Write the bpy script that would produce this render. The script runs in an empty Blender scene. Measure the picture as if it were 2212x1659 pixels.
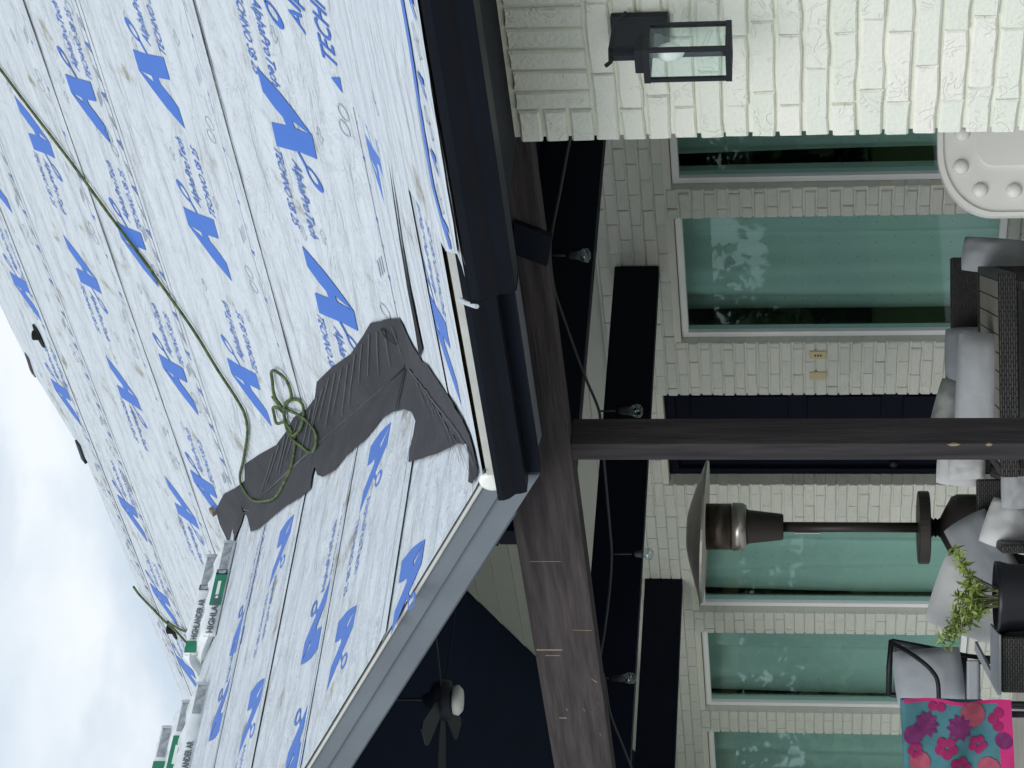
import bpy, math, random
from mathutils import Vector, Matrix, noise
from mathutils.geometry import tessellate_polygon
random.seed(7)
scn = bpy.context.scene
col = scn.collection
# ------------------------------------------------------------------ camera
FPX, VH, RHO, HC, UL = 4500., 1727., .005, 1.65, -3250.
pitch = math.atan((VH-1106)/FPX)
th = math.atan2(829.5-UL, math.hypot(FPX, VH-1106))
fh = Vector((-math.cos(th), math.sin(th), 0)); r0 = Vector((math.sin(th), math.cos(th), 0))
CW = fh*math.cos(pitch)+Vector((0, 0, 1))*math.sin(pitch)
u0 = r0.cross(CW)
CR = r0*math.cos(RHO)-u0*math.sin(RHO); CU = u0*math.cos(RHO)+r0*math.sin(RHO)
CP = Vector((0, 0, HC))
cam_d = bpy.data.cameras.new('camera'); cam = bpy.data.objects.new('camera', cam_d); col.objects.link(cam)
bx_, by_, bz_ = -CU, CR, -CW                       # the phone was held on its side
cam.matrix_world = Matrix(((bx_.x, by_.x, bz_.x, CP.x), (bx_.y, by_.y, bz_.y, CP.y), (bx_.z, by_.z, bz_.z, CP.z), (0, 0, 0, 1)))
cam_d.sensor_fit = 'HORIZONTAL'; cam_d.sensor_width = 36; cam_d.lens = FPX/2212*36
cam_d.clip_start = .1; cam_d.clip_end = 3000
scn.camera = cam
# ------------------------------------------------------------------ world, sun, exposure
SUN_EL, SUN_AZ = 32., 158.      # azimuth of the sun seen from the scene, degrees from +Y clockwise
w = bpy.data.worlds.new('World'); scn.world = w; w.use_nodes = True
nt = w.node_tree; nt.nodes.clear()
def N(nt, t, **k):
    n = nt.nodes.new(t)
    for a, v in k.items(): setattr(n, a, v)
    return n
sky = N(nt, 'ShaderNodeTexSky'); sky.sky_type = 'NISHITA'; sky.sun_disc = False
sky.sun_elevation = math.radians(SUN_EL); sky.sun_rotation = math.radians(SUN_AZ)
sky.air_density = 1.0; sky.dust_density = 2.0
skm = N(nt, 'ShaderNodeVectorMath', operation='SCALE'); skm.inputs['Scale'].default_value = .12
nt.links.new(sky.outputs[0], skm.inputs[0])
tc = N(nt, 'ShaderNodeTexCoord')
mp = N(nt, 'ShaderNodeMapping'); mp.inputs['Scale'].default_value = (1, 1, 2.2); mp.inputs['Location'].default_value = (.35, .1, .2)
nt.links.new(tc.outputs['Generated'], mp.inputs[0])
nz = N(nt, 'ShaderNodeTexNoise'); nz.inputs['Scale'].default_value = 5.2; nz.inputs['Detail'].default_value = 6; nz.inputs['Roughness'].default_value = .5
nt.links.new(mp.outputs[0], nz.inputs['Vector'])
rp = N(nt, 'ShaderNodeValToRGB'); rp.color_ramp.elements[0].position = .32; rp.color_ramp.elements[1].position = .52
nt.links.new(nz.outputs[0], rp.inputs[0])
nz2 = N(nt, 'ShaderNodeTexNoise'); nz2.inputs['Scale'].default_value = 9; nz2.inputs['Detail'].default_value = 5
nt.links.new(mp.outputs[0], nz2.inputs['Vector'])
rp2 = N(nt, 'ShaderNodeValToRGB')
rp2.color_ramp.elements[0].position = .3; rp2.color_ramp.elements[0].color = (.66, .76, .86, 1)
rp2.color_ramp.elements[1].position = .62; rp2.color_ramp.elements[1].color = (.88, .93, .98, 1)
nt.links.new(nz2.outputs[0], rp2.inputs[0])
thin = N(nt, 'ShaderNodeMixRGB'); thin.inputs[0].default_value = .62; thin.inputs[2].default_value = (.60, .74, .86, 1)
nt.links.new(skm.outputs[0], thin.inputs[1])
mx = N(nt, 'ShaderNodeMixRGB'); nt.links.new(rp.outputs[0], mx.inputs[0]); nt.links.new(thin.outputs[0], mx.inputs[1]); nt.links.new(rp2.outputs[0], mx.inputs[2])
bg = N(nt, 'ShaderNodeBackground'); bg.inputs[1].default_value = .61
nt.links.new(mx.outputs[0], bg.inputs[0])
out = N(nt, 'ShaderNodeOutputWorld'); nt.links.new(bg.outputs[0], out.inputs[0])
sl = bpy.data.lights.new('sun', 'SUN'); sl.energy = 1.05; sl.angle = math.radians(40); sl.color = (1, .98, .95)
so = bpy.data.objects.new('sun', sl); col.objects.link(so)
az, el = math.radians(SUN_AZ), math.radians(SUN_EL)
sdir = Vector((math.sin(az)*math.cos(el), math.cos(az)*math.cos(el), math.sin(el)))
so.rotation_euler = (-sdir).to_track_quat('-Z', 'Y').to_euler(); so.location = (0, -5, 20)
scn.view_settings.view_transform = 'Standard'; scn.view_settings.look = 'None'
scn.view_settings.exposure = 0.78; scn.view_settings.gamma = 1
scn.render.engine = 'CYCLES'
scn.cycles.max_bounces = 7; scn.cycles.transparent_max_bounces = 12

# ------------------------------------------------------------------ picking: photo pixel -> point on a known surface
def ray(X, Y): return CW*FPX+CR*(1659-Y-829.5)-CU*(X-1106)
def pl(X, Y, n, d):
    q = ray(X, Y); n = Vector(n); return CP+q*((d-n.dot(CP))/n.dot(q))
def onY(X, Y, y): return pl(X, Y, (0, 1, 0), y)
def onX(X, Y, x): return pl(X, Y, (1, 0, 0), x)
def onZ(X, Y, z): return pl(X, Y, (0, 0, 1), z)
def atD(X, Y, D): return CP+ray(X, Y)*(D/FPX)
def proj(P):
    d = Vector(P)-CP; z = d.dot(CW)
    return 1106-FPX*d.dot(CU)/z, 1659-(829.5+FPX*d.dot(CR)/z), z
# roof surfaces
YW, YB = 4.65, 9.45                     # front wall of the wing, back wall of the patio
ZE, FS, YK = 2.585, .387, 6.18; ZK = ZE+FS*(YK-4.15)      # low slope, from eave to pitch break
RS = .90                                 # main slope
B2, C2, YG = .5084, -.0598, 4.5; XR = -10.82; ZR = C2-B2*XR   # gable roof
def zmain(y): return ZE+FS*(y-4.15) if y < YK else ZK+RS*(y-YK)
def zgab(x): return C2-B2*x
nF = Vector((0, -FS, 1)).normalized(); nM = Vector((0, -RS, 1)).normalized(); nG = Vector((B2, 0, 1)).normalized()
PLANES = {'F': (nF, Vector((1, 0, 0))), 'M': (nM, Vector((1, 0, 0))), 'G': (nG, Vector((0, 1, 0)))}
def hit(X, Y, which=None):
    best = None
    for k, n, p in (('F', nF, Vector((0, 4.15, ZE))), ('M', nM, Vector((0, YK, ZK))), ('G', nG, Vector((0, 0, C2)))):
        if which:
            if k == which: P = pl(X, Y, n, n.dot(p)); return P, k
            continue
        P = pl(X, Y, n, n.dot(p))
        if k == 'F' and P.y > YK+1e-4: continue
        if k == 'M' and P.y < YK-1e-4: continue
        if k == 'G' and (P.x < XR-.02 or P.y < YG-.25): continue
        if k != 'G' and P.x > XR and zgab(P.x) > P.z+1e-3: continue
        if k == 'G' and zmain(P.y) > P.z+1e-3: continue
        dd = (P-CP).length
        if best is None or dd < best[2]: best = (P, k, dd)
    if best is None: return hit(X, Y, 'M')
    return best[0], best[1]
def lift(X, Y, h, which=None):
    P, k = hit(X, Y, which); return P+PLANES[k][0]*h

# ------------------------------------------------------------------ materials
MATS = {}
def mat(name, c, rough=.6, spec=.4, metal=0., bump=0., bscale=40., var=0., vscale=6., stretch=None, c2=None, coords='Object', detail=4):
    if name in MATS: return MATS[name]
    m = bpy.data.materials.new(name); m.use_nodes = True; t = m.node_tree; b = t.nodes['Principled BSDF']
    b.inputs['Base Color'].default_value = (*c, 1); b.inputs['Roughness'].default_value = rough
    b.inputs['Metallic'].default_value = metal; b.inputs['Specular IOR Level'].default_value = spec
    if bump or var or c2:
        co = N(t, 'ShaderNodeTexCoord'); vec = co.outputs[coords]
        if coords == 'World':
            pass
        if stretch:
            mpn = N(t, 'ShaderNodeMapping'); mpn.inputs['Scale'].default_value = stretch; t.links.new(vec, mpn.inputs[0]); vec = mpn.outputs[0]
        if var or c2:
            n1 = N(t, 'ShaderNodeTexNoise'); n1.inputs['Scale'].default_value = vscale; n1.inputs['Detail'].default_value = detail; t.links.new(vec, n1.inputs['Vector'])
            r1 = N(t, 'ShaderNodeValToRGB'); r1.color_ramp.elements[0].position = .32; r1.color_ramp.elements[1].position = .68
            d = c2 if c2 else tuple(max(0, x*(1-var)) for x in c)
            r1.color_ramp.elements[0].color = (*d, 1); r1.color_ramp.elements[1].color = (*c, 1)
            t.links.new(n1.outputs[0], r1.inputs[0]); t.links.new(r1.outputs[0], b.inputs['Base Color'])
        if bump:
            n2 = N(t, 'ShaderNodeTexNoise'); n2.inputs['Scale'].default_value = bscale; n2.inputs['Detail'].default_value = 5; t.links.new(vec, n2.inputs['Vector'])
            bp = N(t, 'ShaderNodeBump'); bp.inputs['Strength'].default_value = 1; bp.inputs['Distance'].default_value = bump
            t.links.new(n2.outputs[0], bp.inputs['Height']); t.links.new(bp.outputs[0], b.inputs['Normal'])
    MATS[name] = m; return m
BRICKP = (.80, .81, .70)
m_brick = mat('painted_brick', BRICKP, .75, .25, bump=.006, bscale=55, var=.07, vscale=5)
def brick_mat():
    m = m_brick; t = m.node_tree; b = t.nodes['Principled BSDF']
    co = N(t, 'ShaderNodeTexCoord'); oi = N(t, 'ShaderNodeObjectInfo')
    ad = N(t, 'ShaderNodeVectorMath', operation='ADD'); sc = N(t, 'ShaderNodeVectorMath', operation='SCALE'); sc.inputs['Scale'].default_value = 37
    t.links.new(oi.outputs['Location'], sc.inputs[0]); t.links.new(co.outputs['Object'], ad.inputs[0]); t.links.new(sc.outputs[0], ad.inputs[1])
    # hand-moulded face: fine sand grain plus a few creases
    g = N(t, 'ShaderNodeTexNoise'); g.inputs['Scale'].default_value = 70; g.inputs['Detail'].default_value = 5; t.links.new(ad.outputs[0], g.inputs['Vector'])
    c = N(t, 'ShaderNodeTexNoise'); c.inputs['Scale'].default_value = 13; c.inputs['Detail'].default_value = 2; c.inputs['Distortion'].default_value = 1.5; t.links.new(ad.outputs[0], c.inputs['Vector'])
    r = N(t, 'ShaderNodeValToRGB'); e = r.color_ramp.elements
    e[0].position = .44; e[0].color = (1, 1, 1, 1); e[1].position = .5; e[1].color = (0, 0, 0, 1)
    x = e.new(.53); x.color = (1, 1, 1, 1)
    t.links.new(c.outputs[0], r.inputs[0])
    c3 = N(t, 'ShaderNodeTexNoise'); c3.inputs['Scale'].default_value = 9; t.links.new(ad.outputs[0], c3.inputs['Vector'])
    mk = N(t, 'ShaderNodeMath', operation='GREATER_THAN'); mk.inputs[1].default_value = .54; t.links.new(c3.outputs[0], mk.inputs[0])
    inv = N(t, 'ShaderNodeMath', operation='SUBTRACT'); inv.inputs[0].default_value = 1; t.links.new(r.outputs[0], inv.inputs[1])
    mu = N(t, 'ShaderNodeMath', operation='MULTIPLY'); t.links.new(inv.outputs[0], mu.inputs[0]); t.links.new(mk.outputs[0], mu.inputs[1])
    sb = N(t, 'ShaderNodeMath', operation='MULTIPLY_ADD'); sb.inputs[1].default_value = -.42; t.links.new(mu.outputs[0], sb.inputs[0]); t.links.new(g.outputs[0], sb.inputs[2])
    bp = N(t, 'ShaderNodeBump'); bp.inputs['Distance'].default_value = .0045; bp.inputs['Strength'].default_value = .9
    t.links.new(sb.outputs[0], bp.inputs['Height']); t.links.new(bp.outputs[0], b.inputs['Normal'])
    # paint tone differs a little from brick to brick
    rr = N(t, 'ShaderNodeValToRGB'); rr.color_ramp.elements[0].color = (.665, .70, .63, 1); rr.color_ramp.elements[1].color = (.745, .75, .69, 1)
    t.links.new(oi.outputs['Random'], rr.inputs[0]); t.links.new(rr.outputs[0], b.inputs['Base Color'])
brick_mat()
m_mortar = mat('painted_mortar', (.72, .73, .64), .8, .2, bump=.004, bscale=60)
m_siding = mat('siding_paint', (.62, .64, .58), .65, .3, var=.05, vscale=3)
m_navy = mat('navy_trim_paint', (.003, .0055, .015), .6, .15, bump=.0008, bscale=30, var=.3, vscale=3)
m_ceil = mat('navy_ceiling_paint', (.007, .014, .042), .65, .15, var=.25, vscale=2)
m_gutter = mat('dark_gutter_metal', (.003, .005, .011), .45, .13, var=.3, vscale=4)
m_greyfascia = mat('grey_fascia_paint', (.15, .175, .205), .55, .4, var=.15, vscale=3, bump=.0008, bscale=25)
m_timber = mat('stained_timber', (.046, .043, .046), .8, .12, bump=.003, bscale=9, stretch=(11, 11, .9), c2=(.026, .024, .027), vscale=3.2, detail=8)
m_timber_x = mat('stained_timber_beam', (.070, .060, .062), .8, .12, bump=.005, bscale=9, stretch=(11, 11, .9), c2=(.034, .029, .032), vscale=3.2, detail=8)
m_rawwood = mat('bare_wood', (.30, .24, .17), .8, .2, var=.3, vscale=20)
m_osb = mat('roof_sheathing_board', (.42, .31, .19), .85, .2, var=.4, vscale=30)
m_drip = mat('bare_drip_edge_metal', (.62, .63, .60), .35, .5, metal=.3, var=.15, vscale=10)
m_black = mat('black_metal', (.007, .009, .014), .5, .35)
m_hole = mat('black_rubber_and_gap_shade', (.006, .007, .009), .8, .2)  # pipe rubber, also the strips drawn as shade between sheets
m_blue = mat('blue_ink', (.035, .135, .50), .5, .3, var=.06, vscale=6)
m_bluedim = mat('faded_blue_ink', (.10, .18, .46), .6, .3, var=.3, vscale=9)
m_grey_ink = mat('grey_ink', (.10, .14, .24), .6, .3, var=.4, vscale=15)
m_white_frame = mat('white_vinyl', (.88, .885, .89), .4, .4)
m_whiteplastic = mat('white_moulded_plastic', (.80, .81, .78), .38, .4, var=.06, vscale=2, bump=.0006, bscale=60)
m_rope = mat('green_rope', (.12, .165, .06), .8, .2, c2=(.035, .055, .03), vscale=25, bump=.002, bscale=180)
m_bronze = mat('bronze_heater_metal', (.052, .046, .043), .45, .4, metal=.3, var=.2, vscale=3)
m_steel = mat('brushed_reflector_metal', (.46, .43, .40), .3, .5, metal=.8, var=.12, vscale=2)
m_mesh = mat('heater_grille', (.16, .13, .10), .35, .5, metal=.7, c2=(.045, .036, .03), vscale=3, stretch=(1, 1, 9))
m_ivory = mat('ivory_plate', (.66, .56, .34), .45, .4)
m_paper = mat('paper_sticker', (.75, .78, .78), .6, .3)
m_grey_fabric = mat('grey_cushion_fabric', (.34, .37, .40), .95, .1, bump=.002, bscale=160, var=.1, vscale=5)
m_pillow = mat('light_grey_pillow_fabric', (.50, .53, .56), .95, .1, bump=.003, bscale=24, var=.1, vscale=4)
m_whitefab = mat('white_pillow_fabric', (.72, .74, .74), .95, .1, bump=.003, bscale=22, var=.08, vscale=4)
m_plaid = mat('plaid_pillow_fabric', (.42, .45, .44), .95, .1, c2=(.10, .13, .12), vscale=7)
m_plank = mat('weathered_planks', (.36, .345, .30), .8, .2, var=.25, vscale=8, stretch=(1, 8, 1))
m_pot = mat('black_pot_glaze', (.012, .014, .020), .4, .5)
m_soil = mat('dark_soil', (.03, .022, .015), .95, .1)
m_stem = mat('plant_stem', (.24, .25, .13), .8, .2)
m_curtain = mat('pale_curtain_fabric', (.80, .83, .79), .9, .1, var=.08, vscale=2)
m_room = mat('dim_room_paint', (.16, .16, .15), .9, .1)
m_concrete = mat('patio_concrete', (.64, .62, .585), .85, .2, bump=.002, bscale=50, var=.2, vscale=3)
m_lawn = mat('lawn_grass', (.09, .15, .045), .95, .1, var=.4, vscale=3)
m_bulbsocket = mat('string_light_rubber', (.02, .024, .03), .6, .3)
m_strap = mat('strap_metal', (.55, .60, .63), .4, .5, metal=.4)
m_fanblade = mat('dark_fan_blade', (.012, .016, .030), .5, .4)
m_globe = mat('frosted_lamp_globe', (.80, .82, .80), .4, .4)
m_pastic_wrap = mat('shingle_wrap_film', (.70, .74, .76), .28, .5, bump=.006, bscale=18, var=.15, vscale=7)
m_shingle = mat('shingle_edge', (.40, .43, .46), .6, .3, bump=.006, bscale=40, var=.5, vscale=22)
m_greenlabel = mat('green_wrap_print', (.012, .21, .11), .35, .5, var=.25, vscale=9)
m_darkink = mat('dark_wrap_ink', (.10, .12, .13), .5, .3)
m_magenta = mat('magenta_towel_print', (.29, .028, .115), .98, .05, var=.25, vscale=30)
m_plum = mat('plum_towel_print', (.17, .035, .13), .98, .05, var=.3, vscale=30)
m_coral = mat('coral_towel_print', (.36, .085, .13), .98, .05, var=.25, vscale=30)
m_teal = mat('teal_towel_terry', (.075, .20, .235), .98, .05, var=.25, vscale=9, bump=.002, bscale=220)
m_pink = mat('pink_towel_hem', (.46, .035, .16), .98, .05, bump=.002, bscale=220)

def wrap_mat(name, scl):
    """woven white roofing underlayment: lengthwise wrinkles, a few mud smudges"""
    m = bpy.data.materials.new(name); m.use_nodes = True; t = m.node_tree; b = t.nodes['Principled BSDF']
    b.inputs['Roughness'].default_value = .62; b.inputs['Specular IOR Level'].default_value = .25
    co = N(t, 'ShaderNodeTexCoord'); geo = N(t, 'ShaderNodeNewGeometry')
    mpn = N(t, 'ShaderNodeMapping'); mpn.inputs['Scale'].default_value = scl
    t.links.new(geo.outputs['Position'], mpn.inputs[0])
    n1 = N(t, 'ShaderNodeTexNoise'); n1.inputs['Scale'].default_value = 2.4; n1.inputs['Detail'].default_value = 5; n1.inputs['Distortion'].default_value = .6; t.links.new(mpn.outputs[0], n1.inputs['Vector'])
    n2 = N(t, 'ShaderNodeTexNoise'); n2.inputs['Scale'].default_value = 55; n2.inputs['Detail'].default_value = 4; t.links.new(geo.outputs['Position'], n2.inputs['Vector'])
    ad = N(t, 'ShaderNodeMath', operation='MULTIPLY_ADD'); ad.inputs[1].default_value = .04; t.links.new(n2.outputs[0], ad.inputs[0]); t.links.new(n1.outputs[0], ad.inputs[2])
    mp2 = N(t, 'ShaderNodeMapping'); mp2.inputs['Scale'].default_value = tuple(v*(2.2 if v < 1 else .9) for v in scl); t.links.new(geo.outputs['Position'], mp2.inputs[0])
    nc = N(t, 'ShaderNodeTexNoise'); nc.inputs['Scale'].default_value = 1.7; nc.inputs['Detail'].default_value = 3; nc.inputs['Distortion'].default_value = 1.2; t.links.new(mp2.outputs[0], nc.inputs['Vector'])
    rc = N(t, 'ShaderNodeValToRGB'); ec = rc.color_ramp.elements; ec[0].position = .46; ec[0].color = (0, 0, 0, 1); ec[1].position = .50; ec[1].color = (1, 1, 1, 1); x3 = ec.new(.545); x3.color = (0, 0, 0, 1)
    t.links.new(nc.outputs[0], rc.inputs[0])
    cm = N(t, 'ShaderNodeMath', operation='MULTIPLY_ADD'); cm.inputs[1].default_value = .014; t.links.new(rc.outputs[0], cm.inputs[0]); t.links.new(ad.outputs[0], cm.inputs[2])
    bp = N(t, 'ShaderNodeBump'); bp.inputs['Distance'].default_value = .17; bp.inputs['Strength'].default_value = .85
    t.links.new(cm.outputs[0], bp.inputs['Height']); t.links.new(bp.outputs[0], b.inputs['Normal'])
    n3 = N(t, 'ShaderNodeTexNoise'); n3.inputs['Scale'].default_value = 3.1; n3.inputs['Detail'].default_value = 7; n3.inputs['Roughness'].default_value = .62; t.links.new(geo.outputs['Position'], n3.inputs['Vector'])
    r = N(t, 'ShaderNodeValToRGB'); e = r.color_ramp.elements
    e[0].position = .30; e[0].color = (.29, .275, .23, 1); e[1].position = .42; e[1].color = (.545, .59, .63, 1)
    x = e.new(.36); x.color = (.48, .51, .525, 1)
    t.links.new(n3.outputs[0], r.inputs[0])
    # rows of scuffs where print and dirt show through
    n4 = N(t, 'ShaderNodeTexNoise'); n4.inputs['Scale'].default_value = 16; n4.inputs['Detail'].default_value = 5; t.links.new(geo.outputs['Position'], n4.inputs['Vector'])
    r4 = N(t, 'ShaderNodeValToRGB'); r4.color_ramp.elements[0].position = .27; r4.color_ramp.elements[0].color = (.84, .86, .89, 1); r4.color_ramp.elements[1].position = .40; r4.color_ramp.elements[1].color = (1, 1, 1, 1)
    t.links.new(n4.outputs[0], r4.inputs[0])
    ml = N(t, 'ShaderNodeMixRGB', blend_type='MULTIPLY'); ml.inputs[0].default_value = 1
    t.links.new(r.outputs[0], ml.inputs[1]); t.links.new(r4.outputs[0], ml.inputs[2]); t.links.new(ml.outputs[0], b.inputs['Base Color'])
    return m
m_wrap_x = wrap_mat('underlayment_white', (.75, 3.2, 3.2)); m_wrap_y = wrap_mat('underlayment_white_gable', (3.2, .75, 3.2))

def glass_mat(name, tint, refl):
    m = bpy.data.materials.new(name); m.use_nodes = True; t = m.node_tree; t.nodes.clear()
    tr = N(t, 'ShaderNodeBsdfTransparent'); tr.inputs[0].default_value = (*tint, 1)
    gl = N(t, 'ShaderNodeBsdfGlossy'); gl.inputs['Roughness'].default_value = .015; gl.inputs[0].default_value = (.86, 1, .98, 1)
    fr = N(t, 'ShaderNodeLayerWeight'); fr.inputs[0].default_value = .5
    pw = N(t, 'ShaderNodeMath', operation='POWER'); pw.inputs[1].default_value = 4.; t.links.new(fr.outputs['Facing'], pw.inputs[0])
    ma = N(t, 'ShaderNodeMath', operation='MULTIPLY_ADD', use_clamp=True); ma.inputs[1].default_value = .9; ma.inputs[2].default_value = .045*refl; t.links.new(pw.outputs[0], ma.inputs[0])
    mxn = N(t, 'ShaderNodeMixShader'); t.links.new(ma.outputs[0], mxn.inputs[0]); t.links.new(tr.outputs[0], mxn.inputs[1]); t.links.new(gl.outputs[0], mxn.inputs[2])
    o = N(t, 'ShaderNodeOutputMaterial'); t.links.new(mxn.outputs[0], o.inputs[0]); return m
m_winglass = glass_mat('tinted_window_glass', (.765, .88, .865), .75)
m_clear = glass_mat('clear_lantern_glass', (.96, .985, .98), .8)
m_bulb = glass_mat('clear_bulb_glass', (.80, .84, .86), 1.6)
def weave_mat():
    m = bpy.data.materials.new('dark_resin_wicker'); m.use_nodes = True; t = m.node_tree; b = t.nodes['Principled BSDF']
    co = N(t, 'ShaderNodeTexCoord'); br = N(t, 'ShaderNodeTexBrick')
    mpn = N(t, 'ShaderNodeMapping'); mpn.inputs['Scale'].default_value = (1, 1, 1); mpn.inputs['Rotation'].default_value = (math.pi/2, 0, 0)
    t.links.new(co.outputs['Object'], mpn.inputs[0]); t.links.new(mpn.outputs[0], br.inputs[0])
    br.inputs['Scale'].default_value = 19; br.inputs['Brick Width'].default_value = .5; br.inputs['Row Height'].default_value = .2; br.inputs['Mortar Size'].default_value = .045; br.inputs['Mortar Smooth'].default_value = .7
    br.inputs['Color1'].default_value = (.085, .08, .078, 1); br.inputs['Color2'].default_value = (.05, .05, .052, 1); br.inputs['Mortar'].default_value = (.008, .008, .009, 1)
    t.links.new(br.outputs[0], b.inputs['Base Color']); b.inputs['Roughness'].default_value = .5
    inv = N(t, 'ShaderNodeMath', operation='SUBTRACT'); inv.inputs[0].default_value = 1; t.links.new(br.outputs['Fac'], inv.inputs[1])
    bp = N(t, 'ShaderNodeBump'); bp.inputs['Distance'].default_value = .012; t.links.new(inv.outputs[0], bp.inputs['Height']); t.links.new(bp.outputs[0], b.inputs['Normal'])
    return m
m_wicker = weave_mat()
def leaf_mat(name, c):
    m = bpy.data.materials.new(name); m.use_nodes = True; t = m.node_tree; b = t.nodes['Principled BSDF']
    b.inputs['Roughness'].default_value = .5
    geo = N(t, 'ShaderNodeNewGeometry'); r = N(t, 'ShaderNodeValToRGB')
    r.color_ramp.elements[0].color = (c[0]*.6, c[1]*.65, c[2]*.6, 1); r.color_ramp.elements[1].color = (c[0]*1.5, c[1]*1.4, c[2]*1.2, 1)
    t.links.new(geo.outputs['Random Per Island'], r.inputs[0]); t.links.new(r.outputs[0], b.inputs['Base Color'])
    return m
m_leaf = leaf_mat('bright_green_leaf', (.24, .33, .09)); m_treeleaf = leaf_mat('tree_leaf', (.05, .09, .025))
m_bark = mat('tree_bark', (.10, .08, .06), .9, .1)
def membrane_mat():
    m = mat('grey_valley_membrane', (.034, .035, .040), .65, .2, bump=.008, bscale=11, c2=(.021, .022, .026), vscale=4)
    return m
m_membrane = membrane_mat()
m_chalk = mat('chalky_crease', (.085, .09, .10), .7, .3, var=.35, vscale=12)

# ------------------------------------------------------------------ object helpers
W = {}
def put(o, M, parent=None):
    col.objects.link(o); W[o.name] = M
    if parent is not None:
        o.parent = parent; o.matrix_basis = W[parent.name].inverted() @ M
    else: o.matrix_basis = M
    return o
def tag(o, label=None, cat=None, group=None, kind=None):
    if label: o['label'] = label
    if cat: o['category'] = cat
    if group: o['group'] = group
    if kind: o['kind'] = kind
    return o
def thing(name, loc, label, cat, group=None):
    o = bpy.data.objects.new(name, None); o.empty_display_size = .1
    put(o, Matrix.Translation(loc)); return tag(o, label, cat, group)
class MB:
    def __init__(s): s.v = []; s.f = []
    def add(s, vs, fs):
        k = len(s.v); s.v += [Vector(v) for v in vs]; s.f += [tuple(i+k for i in f) for f in fs]; return s
    def box(s, a, b, M=None):
        (x0, y0, z0), (x1, y1, z1) = a, b
        vs = [Vector(p) for p in ((x0,y0,z0),(x1,y0,z0),(x1,y1,z0),(x0,y1,z0),(x0,y0,z1),(x1,y0,z1),(x1,y1,z1),(x0,y1,z1))]
        if M is not None: vs = [M @ v for v in vs]
        return s.add(vs, [(0,3,2,1),(4,5,6,7),(0,1,5,4),(1,2,6,5),(2,3,7,6),(3,0,4,7)])
    def bar(s, p, q, wd, ht, up=Vector((0,0,1))):
        p, q = Vector(p), Vector(q); d = (q-p).normalized(); sd = d.cross(up).normalized(); u = sd.cross(d)
        vs = [c+sd*a*wd/2+u*b*ht/2 for c in (p, q) for a, b in ((-1,-1),(1,-1),(1,1),(-1,1))]
        return s.add(vs, [(0,1,2,3),(7,6,5,4),(0,4,5,1),(1,5,6,2),(2,6,7,3),(3,7,4,0)])
    def lathe(s, prof, c=(0,0,0), seg=24, M=None):
        c = Vector(c); vs = []; fs = []
        for r, z in prof:
            for k in range(seg):
                a = 2*math.pi*k/seg; v = Vector((r*math.cos(a), r*math.sin(a), z)); vs.append((M @ v if M is not None else v)+c)
        n = len(prof)
        for i in range(n-1):
            for k in range(seg):
                fs.append((i*seg+k, i*seg+(k+1) % seg, (i+1)*seg+(k+1) % seg, (i+1)*seg+k))
        fs.append(tuple(reversed(range(seg)))); fs.append(tuple((n-1)*seg+k for k in range(seg)))
        return s.add(vs, fs)
    def tube(s, pts, r, seg=8, caps=True):
        pts = [Vector(p) for p in pts]; n = len(pts); rs = r if isinstance(r, (list, tuple)) else [r]*n
        vs = []; fs = []; prev = None
        for i, p in enumerate(pts):
            d = (pts[min(i+1, n-1)]-pts[max(i-1, 0)]).normalized()
            a = prev if prev is not None else (Vector((0,0,1)) if abs(d.z) < .9 else Vector((1,0,0)))
            a = (a-d*a.dot(d)).normalized(); prev = a; b = d.cross(a)
            for k in range(seg):
                t = 2*math.pi*k/seg; vs.append(p+(a*math.cos(t)+b*math.sin(t))*rs[i])
        for i in range(n-1):
            for k in range(seg): fs.append((i*seg+k, i*seg+(k+1) % seg, (i+1)*seg+(k+1) % seg, (i+1)*seg+k))
        if caps: fs.append(tuple(reversed(range(seg)))); fs.append(tuple((n-1)*seg+k for k in range(seg)))
        return s.add(vs, fs)
    def poly_slab(s, pts, n, h):
        """closed slab: polygon pts extruded by -n*h"""
        pts = [Vector(p) for p in pts]; n = Vector(n); k = len(pts)
        tri = tessellate_polygon([pts]); vs = pts+[p-n*h for p in pts]
        fs = []
        for t in tri:
            a, b, c = (pts[i] for i in t)
            t = tuple(t) if (b-a).cross(c-a).dot(n) > 0 else tuple(reversed(t))
            fs.append(t); fs.append(tuple(i+k for i in reversed(t)))
        area = sum(((pts[i]-pts[0]).cross(pts[i+1]-pts[0])).dot(n) for i in range(1, k-1))
        for i in range(k):
            j = (i+1) % k
            fs.append((i, i+k, j+k, j) if area > 0 else (j, j+k, i+k, i))
        return s.add(vs, fs)
    def mesh(s, name, smooth=False, origin=None):
        if origin is None:
            lo = Vector(min(v[i] for v in s.v) for i in range(3)); hi = Vector(max(v[i] for v in s.v) for i in range(3)); origin = (lo+hi)/2
        me = bpy.data.meshes.new(name); me.from_pydata([tuple(v-origin) for v in s.v], [], s.f); me.update()
        if smooth:
            for p in me.polygons: p.use_smooth = True
        return me, Vector(origin)
    def obj(s, name, m, parent=None, smooth=False, origin=None, bevel=0):
        me, o = s.mesh(name, smooth, origin); me.materials.append(m)
        ob = bpy.data.objects.new(name, me); put(ob, Matrix.Translation(o), parent)
        if bevel:
            bv = ob.modifiers.new('bevel', 'BEVEL'); bv.width = bevel; bv.segments = 2; bv.limit_method = 'ANGLE'
        return ob
def inst(name, me, M, parent=None):
    o = bpy.data.objects.new(name, me); return put(o, M, parent)
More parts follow.
